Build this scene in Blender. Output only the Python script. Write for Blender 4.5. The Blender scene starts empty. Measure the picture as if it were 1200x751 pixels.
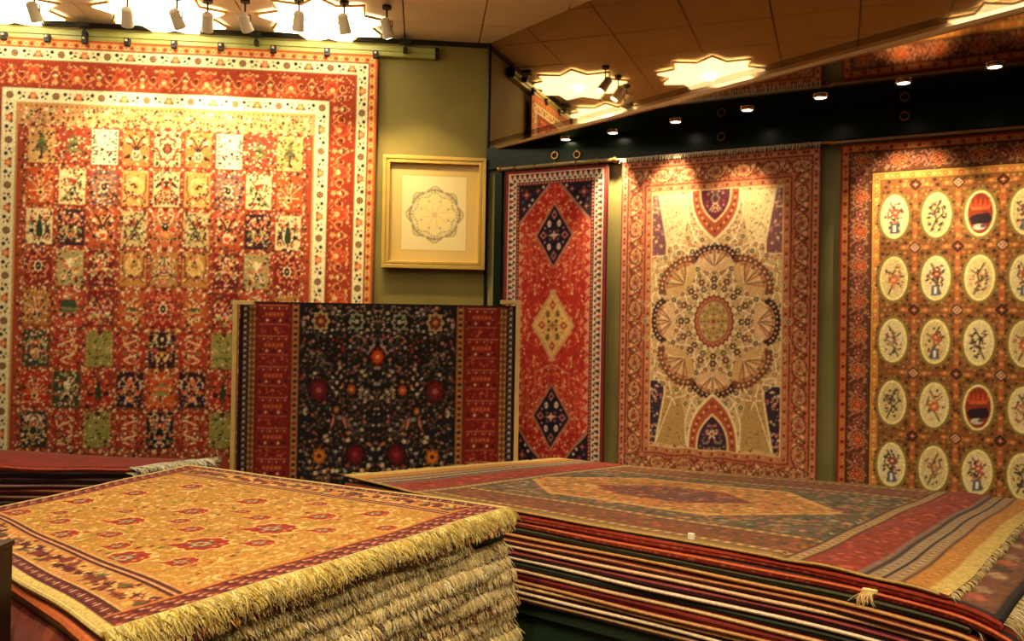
import bpy, math, random
import numpy as np
from mathutils import Vector, Matrix

S = bpy.context.scene
C = S.collection
rnd = random.Random(7)
EYE = 1.55

# ------------------------------------------------------------------ camera
PITCH, ROLL, FPX = 0.0085, 0.017, 1000.0
F0 = Vector((0, math.cos(PITCH), math.sin(PITCH)))
U0 = Vector((0, -math.sin(PITCH), math.cos(PITCH)))
X0 = Vector((1, 0, 0))
CR = X0 * math.cos(ROLL) + U0 * math.sin(ROLL)
CU = -X0 * math.sin(ROLL) + U0 * math.cos(ROLL)
cam_d = bpy.data.cameras.new('camera')
cam = bpy.data.objects.new('camera', cam_d)
C.objects.link(cam)
M = Matrix.Identity(4)
for i, v in enumerate((CR, CU, -F0)):
    for j in range(3):
        M[j][i] = v[j]
M[2][3] = EYE
cam.matrix_world = M
cam_d.sensor_width = 36.0
cam_d.lens = 36.0 * FPX / 1200.0
cam_d.clip_start = 0.05
S.camera = cam

# ------------------------------------------------------------------ world, exposure
S.view_settings.view_transform = 'Standard'
S.view_settings.look = 'None'
S.view_settings.exposure = 0.0
S.view_settings.gamma = 1.0
S.view_settings.use_curve_mapping = False
w = bpy.data.worlds.new('world'); S.world = w; w.use_nodes = True
w.node_tree.nodes['Background'].inputs[0].default_value = (1.0, 0.8, 0.5, 1)
w.node_tree.nodes['Background'].inputs[1].default_value = 0.05
S.cycles.use_denoising = True
S.cycles.max_bounces = 7
S.cycles.sample_clamp_indirect = 6.0
WARM = (1.0, 0.74, 0.40)
STAR_EMIT = 5.5
TRACK_W, DOWN_W = 46.0, 38.0

def ray(px, py):
    return (F0 + CR * ((px - 600) / FPX) - CU * ((py - 375.5) / FPX))
ORG = Vector((0, 0, EYE))
def on_plane(px, py, p, n):
    d = ray(px, py)
    return ORG + d * ((Vector(p) - ORG).dot(n) / d.dot(n))
def at_z(px, py, z):
    d = ray(px, py)
    return ORG + d * ((z - EYE) / d.z)
def at_y(px, py, y):
    d = ray(px, py)
    return ORG + d * (y / d.y)

CORNER = Vector((-0.178, 5.4, 0))
DL = Vector((-0.9945, -0.1045, 0)); DL.normalize()      # left wall, going away from the corner
NL = Vector((DL.y * 1, -DL.x, 0)); NL = -NL if NL.y > 0 else NL   # towards the room
DR = Vector((0.8796, -0.4756, 0)); DR.normalize()
NR = Vector((DR.y, -DR.x, 0)); NR = -NR if NR.y > 0 else NR
DM = Vector((0.610, -0.7924, 0)); DM.normalize()
NM = Vector((DM.y, -DM.x, 0)); NM = -NM if NM.y > 0 else NM
Z = Vector((0, 0, 1))
CEIL, SOFF = 3.35, 2.675

# ------------------------------------------------------------------ materials
def lin(c):
    return tuple((x / 12.92 if x <= 0.04045 else ((x + 0.055) / 1.055) ** 2.4) for x in c)
def hx(s):
    return tuple(int(s[i:i + 2], 16) / 255 for i in (0, 2, 4))
MATS = {}
def mat(name, col, rough=0.8, metal=0.0, noise=0.0, nscale=20, bump=0.0, bscale=60, emit=None, spec=0.5, col2=None, coat=0):
    if name in MATS: return MATS[name]
    m = bpy.data.materials.new(name); m.use_nodes = True
    nt = m.node_tree; b = nt.nodes['Principled BSDF']
    c = lin(hx(col)) + (1,)
    b.inputs['Base Color'].default_value = c
    b.inputs['Roughness'].default_value = rough
    b.inputs['Metallic'].default_value = metal
    b.inputs['Specular IOR Level'].default_value = spec
    b.inputs['Coat Weight'].default_value = coat
    tc = nt.nodes.new('ShaderNodeTexCoord')
    if noise or col2:
        n = nt.nodes.new('ShaderNodeTexNoise'); n.inputs['Scale'].default_value = nscale
        n.inputs['Detail'].default_value = 5
        nt.links.new(tc.outputs['Object'], n.inputs['Vector'])
        mx = nt.nodes.new('ShaderNodeMix'); mx.data_type = 'RGBA'
        mx.inputs['A'].default_value = tuple(x * (1 - noise) for x in c[:3]) + (1,)
        mx.inputs['B'].default_value = (lin(hx(col2)) + (1,)) if col2 else tuple(min(1, x * (1 + noise)) for x in c[:3]) + (1,)
        mr = nt.nodes.new('ShaderNodeMapRange'); mr.inputs[1].default_value = 0.3; mr.inputs[2].default_value = 0.7
        nt.links.new(n.outputs['Fac'], mr.inputs[0])
        nt.links.new(mr.outputs[0], mx.inputs['Factor'])
        nt.links.new(mx.outputs['Result'], b.inputs['Base Color'])
    if bump:
        n2 = nt.nodes.new('ShaderNodeTexNoise'); n2.inputs['Scale'].default_value = bscale
        nt.links.new(tc.outputs['Object'], n2.inputs['Vector'])
        bp = nt.nodes.new('ShaderNodeBump'); bp.inputs['Strength'].default_value = bump
        bp.inputs['Distance'].default_value = 0.01
        nt.links.new(n2.outputs['Fac'], bp.inputs['Height'])
        nt.links.new(bp.outputs['Normal'], b.inputs['Normal'])
    if emit:
        b.inputs['Emission Color'].default_value = c
        b.inputs['Emission Strength'].default_value = emit
    MATS[name] = m
    return m

def woven_mat():
    """wool: the knotted colours are stored per knot on the mesh, the yarn relief is procedural"""
    m = bpy.data.materials.new('woven_wool'); m.use_nodes = True
    nt = m.node_tree; b = nt.nodes['Principled BSDF']
    at = nt.nodes.new('ShaderNodeVertexColor'); at.layer_name = 'knots'
    tc = nt.nodes.new('ShaderNodeTexCoord')
    n = nt.nodes.new('ShaderNodeTexNoise'); n.inputs['Scale'].default_value = 220; n.inputs['Detail'].default_value = 3
    nt.links.new(tc.outputs['Object'], n.inputs['Vector'])
    mr = nt.nodes.new('ShaderNodeMapRange')
    mr.inputs[1].default_value = 0.3; mr.inputs[2].default_value = 0.7; mr.inputs[3].default_value = 0.82; mr.inputs[4].default_value = 1.15
    nt.links.new(n.outputs['Fac'], mr.inputs[0])
    mx = nt.nodes.new('ShaderNodeVectorMath'); mx.operation = 'SCALE'
    nt.links.new(at.outputs['Color'], mx.inputs[0]); nt.links.new(mr.outputs[0], mx.inputs['Scale'])
    nt.links.new(mx.outputs[0], b.inputs['Base Color'])
    bp = nt.nodes.new('ShaderNodeBump'); bp.inputs['Strength'].default_value = 0.35; bp.inputs['Distance'].default_value = 0.004
    nt.links.new(n.outputs['Fac'], bp.inputs['Height']); nt.links.new(bp.outputs['Normal'], b.inputs['Normal'])
    b.inputs['Roughness'].default_value = 0.92
    b.inputs['Specular IOR Level'].default_value = 0.15
    b.inputs['Sheen Weight'].default_value = 0.15
    b.inputs['Sheen Roughness'].default_value = 0.5
    return m
WOOL = woven_mat()

# ------------------------------------------------------------------ object helpers
def tag(o, label=None, cat=None, group=None, kind=None):
    if label: o['label'] = label
    if cat: o['category'] = cat
    if group: o['group'] = group
    if kind: o['kind'] = kind
    return o
def empty(name, loc, label, cat, group=None, rz=0.0):
    o = bpy.data.objects.new(name, None); C.objects.link(o)
    o.location = loc; o.rotation_euler.z = rz; o.empty_display_size = 0.1
    return tag(o, label, cat, group)
def link(name, me, parent=None):
    o = bpy.data.objects.new(name, me); C.objects.link(o)
    if parent:
        o.parent = parent
        bpy.context.view_layer.update()
        o.matrix_parent_inverse = parent.matrix_world.inverted()
    return o

class MB:
    def __init__(s): s.v = []; s.f = []
    def add(s, vs, fs):
        k = len(s.v); s.v += [tuple(p) for p in vs]; s.f += [tuple(i + k for i in f) for f in fs]; return s
    def box(s, c, ax, ay, az):
        c, ax, ay, az = Vector(c), Vector(ax), Vector(ay), Vector(az)
        vs = [c + ax * i + ay * j + az * k for k in (-1, 1) for j in (-1, 1) for i in (-1, 1)]
        return s.add(vs, [(0, 2, 3, 1), (4, 5, 7, 6), (0, 1, 5, 4), (2, 6, 7, 3), (0, 4, 6, 2), (1, 3, 7, 5)])
    def prism(s, pts, up):
        n = len(pts); up = Vector(up)
        vs = [Vector(p) for p in pts] + [Vector(p) + up for p in pts]
        return s.add(vs, [tuple(range(n))[::-1], tuple(range(n, 2 * n))] + [(i, (i + 1) % n, n + (i + 1) % n, n + i) for i in range(n)])
    def tube(s, pts, rs, n=8, caps=True):
        pts = [Vector(p) for p in pts]
        if not hasattr(rs, '__len__'): rs = [rs] * len(pts)
        vs = []
        for i, p in enumerate(pts):
            d = (pts[min(i + 1, len(pts) - 1)] - pts[max(i - 1, 0)]).normalized()
            a = d.cross(Z if abs(d.z) < 0.9 else X0).normalized(); b = d.cross(a)
            vs += [p + (a * math.cos(2 * math.pi * k / n) + b * math.sin(2 * math.pi * k / n)) * rs[i] for k in range(n)]
        fs = [(i * n + k, i * n + (k + 1) % n, (i + 1) * n + (k + 1) % n, (i + 1) * n + k) for i in range(len(pts) - 1) for k in range(n)]
        if caps: fs += [tuple(range(n))[::-1], tuple((len(pts) - 1) * n + k for k in range(n))]
        return s.add(vs, fs)
    def torus(s, c, ax, ay, R, r, n=20, m=8):
        c, ax, ay = Vector(c), Vector(ax).normalized(), Vector(ay).normalized(); az = ax.cross(ay)
        vs = []
        for i in range(n):
            t = 2 * math.pi * i / n; d = ax * math.cos(t) + ay * math.sin(t)
            vs += [c + d * (R + r * math.cos(2 * math.pi * k / m)) + az * (r * math.sin(2 * math.pi * k / m)) for k in range(m)]
        fs = [(i * m + k, i * m + (k + 1) % m, ((i + 1) % n) * m + (k + 1) % m, ((i + 1) % n) * m + k) for i in range(n) for k in range(m)]
        return s.add(vs, fs)
    def build(s, name, m, parent=None, smooth=False, bevel=0):
        me = bpy.data.meshes.new(name); me.from_pydata(s.v, [], s.f); me.materials.append(m)
        me.validate(); me.update()
        if smooth:
            for p in me.polygons: p.use_smooth = True
            if hasattr(me, 'set_sharp_from_angle'): me.set_sharp_from_angle(angle=0.7)
        o = link(name, me, parent)
        if bevel:
            b = o.modifiers.new('bevel', 'BEVEL'); b.width = bevel; b.segments = 2; b.limit_method = 'ANGLE'
        return o

def np_mesh(name, V, Q, cols=None, m=None, parent=None, smooth=True, tri=False):
    me = bpy.data.meshes.new(name)
    V = np.ascontiguousarray(V, dtype=np.float32); Q = np.ascontiguousarray(Q, dtype=np.int32)
    k = Q.shape[1]
    used = np.unique(Q); 
    if len(used) < len(V):
        remap = np.zeros(len(V), np.int32); remap[used] = np.arange(len(used)); V = V[used]; Q = remap[Q]
        if cols is not None: cols = cols[used]
    me.vertices.add(len(V)); me.vertices.foreach_set('co', V.ravel())
    me.loops.add(Q.size); me.loops.foreach_set('vertex_index', Q.ravel())
    me.polygons.add(len(Q)); me.polygons.foreach_set('loop_start', np.arange(0, Q.size, k, dtype=np.int32))
    if smooth: me.polygons.foreach_set('use_smooth', np.ones(len(Q), dtype=bool))
    if cols is not None:
        a = me.color_attributes.new('knots', 'FLOAT_COLOR', 'POINT')
        cc = np.clip(cols, 0, 1); cc = np.where(cc <= 0.04045, cc / 12.92, ((cc + 0.055) / 1.055) ** 2.4)
        cc = np.concatenate([cc, np.ones((len(cc), 1))], 1).astype(np.float32)
        a.data.foreach_set('color', cc.ravel())
    me.materials.append(m or WOOL)
    me.update(calc_edges=True)
    return link(name, me, parent)

# ------------------------------------------------------------------ knot painter: rug designs drawn knot by knot
class Cv:
    def __init__(s, w, h, col, ss=2):
        s.w, s.h, s.ss = w, h, ss
        s.a = np.empty((h * ss, w * ss, 3), np.float32); s.a[:] = hx(col)
        s.sym = [(1, 0, 1, 0)]; s.M = [(1, 0, 0, 0, 1, 0)]
    def mirror_x(s): s.sym = [(1, 0, 1, 0), (-1, s.w, 1, 0)]
    def mirror_xy(s): s.sym = [(1, 0, 1, 0), (-1, s.w, 1, 0), (1, 0, -1, s.h), (-1, s.w, -1, s.h)]
    def no_mirror(s): s.sym = [(1, 0, 1, 0)]
    def push(s, x, y, rot=0, sc=1, fx=1):
        a, b, c, d, e, f = s.M[-1]; k, q = math.cos(rot) * sc, math.sin(rot) * sc
        A, B, D, E = k * fx, -q, q * fx, k
        s.M.append((a * A + b * D, a * B + b * E, a * x + b * y + c, d * A + e * D, d * B + e * E, d * x + e * y + f))
    def pop(s): s.M.pop()
    def _pts(s, pts, sy):
        a, b, c, d, e, f = s.M[-1]
        P = np.asarray(pts, float)
        x = a * P[:, 0] + b * P[:, 1] + c; y = d * P[:, 0] + e * P[:, 1] + f
        return np.stack([sy[0] * x + sy[1], sy[2] * y + sy[3]], 1)
    def _win(s, P, pad):
        k = s.ss
        x0 = max(0, int((P[:, 0].min() - pad) * k)); x1 = min(s.w * k, int((P[:, 0].max() + pad) * k) + 2)
        y0 = max(0, int((P[:, 1].min() - pad) * k)); y1 = min(s.h * k, int((P[:, 1].max() + pad) * k) + 2)
        if x1 <= x0 or y1 <= y0: return None
        X = (np.arange(x0, x1) + 0.5) / k; Y = (np.arange(y0, y1) + 0.5) / k
        return s.a[y0:y1, x0:x1], X[None, :], Y[:, None]
    def poly(s, pts, col):
        col = hx(col)
        for sy in s.sym:
            P = s._pts(pts, sy); W = s._win(P, 0)
            if not W: continue
            A, X, Y = W; ins = np.zeros((Y.shape[0], X.shape[1]), bool)
            n = len(P)
            for i in range(n):
                x1, y1 = P[i]; x2, y2 = P[(i + 1) % n]
                if y1 == y2: continue
                cnd = ((y1 > Y) != (y2 > Y)) & (X < (x2 - x1) * (Y - y1) / (y2 - y1) + x1)
                ins ^= cnd
            A[ins] = col
    def rect(s, x0, y0, x1, y1, col): s.poly([(x0, y0), (x1, y0), (x1, y1), (x0, y1)], col)
    def flower(s, x, y, r, col, n=0, a=0.0, ry=None, rot=0.0, ring=None):
        """ellipse or n-petalled blossom; ring = inner fraction left open"""
        ry = ry or r; c0 = hx(col)
        for sy in s.sym:
            P = s._pts([(x, y), (x + 1, y), (x, y + 1)], sy)
            ux = P[1] - P[0]; sc = math.hypot(*ux); th = math.atan2(ux[1], ux[0]); fl = 1 if (ux[0] * (P[2] - P[0])[1] - ux[1] * (P[2] - P[0])[0]) > 0 else -1
            th = th + fl * rot
            R = max(r, ry) * sc * (1 + a)
            W = s._win(P[:1], R + 0.5)
            if not W: continue
            A, X, Y = W; dx = X - P[0, 0]; dy = Y - P[0, 1]
            u = (dx * math.cos(th) + dy * math.sin(th)) / (r * sc); v = (-dx * math.sin(th) + dy * math.cos(th)) / (ry * sc)
            d = np.sqrt(u * u + v * v)
            if n: d = d / (1 + a * np.cos(n * np.arctan2(v, u)))
            k = d < 1
            if ring is not None: k &= d > ring
            A[k] = c0
    def line(s, pts, wd, col):
        c0 = hx(col)
        for sy in s.sym:
            P = s._pts(pts, sy)
            for i in range(len(P) - 1):
                p, q = P[i], P[i + 1]; W = s._win(np.array([p, q]), wd)
                if not W: continue
                A, X, Y = W; d = q - p; L = max(d @ d, 1e-9)
                t = np.clip(((X - p[0]) * d[0] + (Y - p[1]) * d[1]) / L, 0, 1)
                k = ((X - p[0] - t * d[0]) ** 2 + (Y - p[1] - t * d[1]) ** 2) < (wd / 2) ** 2
                A[k] = c0
    def frame(s, i0, i1, col, jy0=None, jy1=None):
        jy0 = i0 if jy0 is None else jy0; jy1 = i1 if jy1 is None else jy1
        sv, s.sym = s.sym, [(1, 0, 1, 0)]
        W, H = s.w, s.h
        s.rect(i0, jy0, W - i0, jy1, col); s.rect(i0, H - jy1, W - i0, H - jy0, col)
        s.rect(i0, jy0, i1, H - jy0, col); s.rect(W - i1, jy0, W - i0, H - jy0, col)
        s.sym = sv
    def around(s, inset, step, fn, insy=None):
        """run fn(i) at even steps along a rectangle inset from the rug edge, local x along the border"""
        insy = inset if insy is None else insy
        W, H = s.w, s.h
        nx = max(2, round((W - 2 * inset) / step)); ny = max(2, round((H - 2 * insy) / step))
        sv, s.sym = s.sym, [(1, 0, 1, 0)]
        for i in range(nx + 1):
            x = inset + (W - 2 * inset) * i / nx
            for y, r in ((insy, 0), (H - insy, math.pi)):
                s.push(x, y, r); fn(i); s.pop()
        for i in range(1, ny):
            y = insy + (H - 2 * insy) * i / ny
            for x, r in ((inset, -math.pi / 2), (W - inset, math.pi / 2)):
                s.push(x, y, r); fn(i); s.pop()
        s.sym = sv
    def sprinkle(s, x0, y0, x1, y1, n, cols, rmin=0.8, rmax=1.8, seed=1, long=2.2):
        R = random.Random(seed)
        for _ in range(n):
            r = R.uniform(rmin, rmax)
            s.flower(R.uniform(x0 + r, x1 - r), R.uniform(y0 + r, y1 - r), r * R.uniform(1, long), R.choice(cols), ry=r, rot=R.uniform(0, 3.14))
    def vine(s, x0, y0, x1, y1, amp, waves, wd, col, ph=0):
        n = max(8, int(waves * 10)); d = math.hypot(x1 - x0, y1 - y0); ux, uy = (x1 - x0) / d, (y1 - y0) / d
        s.line([(x0 + ux * d * t / n - uy * amp * math.sin(ph + 6.283 * waves * t / n), y0 + uy * d * t / n + ux * amp * math.sin(ph + 6.283 * waves * t / n)) for t in range(n + 1)], wd, col)
    def speckle(s, amt, seed=3):
        g = np.random.default_rng(seed)
        n = g.normal(0, amt, (s.h, s.w, 1)).astype(np.float32)
        n = np.repeat(np.repeat(n, s.ss, 0), s.ss, 1)
        s.a = np.clip(s.a * (1 + n), 0, 1)
    def sample(s, nx, ny):
        k = s.ss
        a = s.a.reshape(s.h, k, s.w, k, 3).mean((1, 3))
        xs = np.linspace(0, s.w - 1, nx + 1); ys = np.linspace(0, s.h - 1, ny + 1)
        x0 = np.minimum(xs.astype(int), s.w - 2); y0 = np.minimum(ys.astype(int), s.h - 2)
        fx = (xs - x0)[None, :, None]; fy = (ys - y0)[:, None, None]
        A = a[y0][:, x0] * (1 - fx) + a[y0][:, x0 + 1] * fx
        B = a[y0 + 1][:, x0] * (1 - fx) + a[y0 + 1][:, x0 + 1] * fx
        return A * (1 - fy) + B * fy

# ---- shared little motifs
def m_rosette(c, r, a, b, e, n=8):
    c.flower(0, 0, r, a, n, 0.15); c.flower(0, 0, r * .66, b, n, 0.12); c.flower(0, 0, r * .3, e)
def m_palmette(c, r, a, b, e):
    c.flower(0, 0, r, a, 7, 0.18, ry=r * 1.15); c.flower(0, r * .15, r * .62, b, 5, 0.15); c.flower(0, r * .3, r * .28, e)
    c.line([(-r * .9, r), (0, r * .6), (r * .9, r)], r * .22, a)

# ------------------------------------------------------------------ the rug designs
RED, ORG_, CRM, NAVY, GRN, PNK, GLD, BRN = 'a8301c', 'c8642c', 'ecd8a4', '1e1a26', '3a4428', 'd88a70', 'c49848', '6a2c18'

def white_border_motif(c, i):
    m = i % 4
    if m == 0:
        c.flower(0, 0, 3.9, '40382a', 8, 0.1); c.flower(0, 0, 2.6, 'b87848'); c.flower(0, 0, 1.1, '54402c')
    elif m == 2:
        c.flower(0, 0, 4.2, 'd4693c', 6, 0.2); c.flower(0, 0, 2, 'e8b070'); c.flower(-4.5, 2.5, 1.4, '2c2a20'); c.flower(4.5, 2.5, 1.4, '2c2a20')
    else:
        q = 1 if m == 1 else -1
        c.flower(-2.5 * q, -2.6, 2, '241c1c'); c.flower(2.4 * q, 1.2, 1.8, '241c1c', ry=1.2, rot=.6 * q)
        c.flower(-1.2 * q, 3.2, 1.6, '5a6a34', ry=.9, rot=-.7 * q); c.flower(3.4 * q, -3, 1.2, 'c05a38')

def red_border_motif(c, i):
    m = i % 4; L = 'dca468'
    if m == 0:
        c.flower(0, 0, 9, 'c45a30', 6, 0.15, ry=10); c.flower(0, -1, 5, 'b83c22', 5, .2); c.flower(0, 3, 3.2, 'e6b87c'); c.line([(-6, 9), (0, 5), (6, 9)], 1.4, 'd8a060')
        c.line([(-8, -9), (-4, -12), (0, -9), (4, -12), (8, -9)], 1.3, L)
    elif m == 2:
        c.flower(0, 0, 3, '3a2018'); c.flower(0, 0, 2, 'f0d090'); c.flower(0, -8, 2.2, 'dc9c60'); c.flower(0, 8, 3.2, 'dc9c60', 5, .2)
        c.line([(0, -8), (-5, -3), (0, 4), (5, -3), (0, -8)], 1.2, L)
    else:
        q = 1 if m == 1 else -1
        pts = [(q * (6 * math.cos(t) * (1 - t / 9)), 7 * math.sin(t) * (1 - t / 9)) for t in [k * .45 for k in range(13)]]
        c.line(pts, 1.3, L); c.flower(-3 * q, -10, 2, 'e0a868'); c.flower(3 * q, 10, 2, 'd88858'); c.line([(-6 * q, 12), (5 * q, 2)], 1.1, 'cf8a50')
        c.flower(0, 0, 1.6, '4a2416')

def rug_garden():
    c = Cv(498, 575, 'b4542c', 3)
    c.frame(3, 11, 'd8904c'); 
    def dia(i):
        c.poly([(-3.2, 0), (0, -3), (3.2, 0), (0, 3)], 'b0402a' if i % 2 else 'e4b878'); c.flower(0, 0, 1, '6c3420')
    c.around(7, 6.4, dia)
    c.frame(11, 26, 'eadba8'); c.frame(10.4, 11.6, '7a3420'); c.frame(25.4, 26.6, '8a4020')
    c.around(18.5, 13.2, lambda i: white_border_motif(c, i))
    c.frame(27, 58, '98361c'); c.sprinkle(0, 0, 1, 1, 0, ['ffffff'])
    c.around(42.5, 12.6, lambda i: red_border_motif(c, i))
    R = random.Random(5)
    for side in range(2):
        for k in range(330):
            t = R.random()
            for (x, y) in ((28 + R.random() * 29, 28 + t * 519), (441 + R.random() * 29, 28 + t * 519), (28 + t * 442, 28 + R.random() * 29)):
                if R.random() < .5: c.flower(x, y, .9, R.choice(['e0a060', '6c1c10', 'd07840', 'e8c088']))
    c.frame(57.4, 58.6, '6c3018'); c.frame(58.4, 76, 'ecdcac'); c.frame(74.6, 76, 'b88850')
    c.around(67, 13.0, lambda i: white_border_motif(c, i))
    c.frame(76, 83, 'cc8c4c'); 
    # guard filled with small flowers
    c.rect(77, 77, 421, 498, 'a04428'); c.rect(77, 77, 421, 100, 'c8905c')
    c.mirror_x()
    for i in range(30):
        x = 80 + i * 5.75
        c.flower(x, 84 + 3 * math.sin(i * 1.1), 2.4, ['d4623c', 'e8c890', '8a9458', 'c8582c'][i % 4], 5, .2); c.flower(x, 84 + 3 * math.sin(i * 1.1), 1, 'f0dca0')
        c.flower(x + 2, 93 + 2 * math.cos(i * 1.7), 1.7, ['7a2c1c', '54603a', 'e4b070'][i % 3]); c.flower(x, 78.5, 1.3, ['c85030', '5a5a38'][i % 2])
    px, py, x0, y0 = 36.2, 46.9, 86.1, 100
    grid = [  # (kind, ground) for the five left columns, mirrored to nine, eight rows
        [('tree', 'd0a060'), ('tree', '8c3420'), ('lattice', 'd8ceb0'), ('vase', 'c8743c'), ('medal', 'e4c490')],
        [('fan', 'c05024'), ('leaves', 'e6cc94'), ('medal', '7c5c58'), ('round', 'd09a50'), ('floral', 'dcc08c')],
        [('cypress', 'e2cc98'), ('floral', '341820'), ('vase', 'b4502c'), ('leaves', 'c8b078'), ('beast', 'c0683c')],
        [('medal', '7c2018'), ('leaves', 'a89860'), ('floral', '6c1c1c'), ('round', 'b8803c'), ('lotus', 'b07840')],
        [('fan', 'ac7434'), ('house', 'b4442c'), ('floral', '7c1c18'), ('dome', 'b85428'), ('medal', '98201c')],
        [('floral', '38402c'), ('vine', 'a82c1c'), ('plain', '8c8844'), ('vine', 'a83020'), ('beast', '2a1c1c')],
        [('fan', 'b02c18'), ('leaves', '38442c'), ('cypress', 'a02c1c'), ('floral', '2c1622'), ('rise', 'c8501c')],
        [('floral', '2a3028'), ('vine', '9c2c1c'), ('plain', '8c8440'), ('vine', 'a03020'), ('floral', '16141c')]]
    for r in range(8):
        for k in range(5):
            kind, g = grid[r][k]
            cx, cy = x0 + px * (k + .5), y0 + py * (r + .5)
            if k < 4: c.mirror_x()
            else: c.no_mirror()
            garden_panel(c, cx, cy, 15.2, 20.6, kind, g, r * 9 + k)
    for i in range(60):
        c.flower(80 + i * 2.85, 484 + 8 * math.sin(i * 2.3), 1.8, ['e8c088', '6c2018', 'd87848', '8c8c50', '2c2020'][i % 5], 5, .2)
    # dotted lanes between the panels
    c.mirror_x()
    for r in range(9):
        for i in range(29):
            c.flower(x0 + i * 6.0, y0 + r * py, 1.5, ['e8c890', 'c85c38', 'eed8a8', '5c2418'][i % 4])
            c.flower(x0 + 3 + i * 6.0, y0 + r * py + 2.2 * (-1) ** i, .9, ['f0dcae', '40281c'][i % 2])
    for k in range(5):
        for i in range(64):
            c.flower(x0 + k * px, y0 + i * 5.9, 1.35, ['ecd09a', '9a2c1c', 'dca070', '4a3020'][i % 4])
            c.flower(x0 + k * px + 2.2 * (-1) ** i, y0 + 3 + i * 5.9, .9, ['d8b078', '6c2418'][i % 2])
    # small knots of cream, dark and green scattered through everything
    c.sprinkle(79, 78, 249, 497, 2300, ['e8cc98', 'dca870', '3a2418', 'e8d4a8', '4c4c30', 'b85c38', '2a1c1c', 'ecd8b0', '54281c', '341c18'], .8, 1.35, 77, 1.7)
    c.no_mirror(); c.speckle(.07)
    return c

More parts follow.
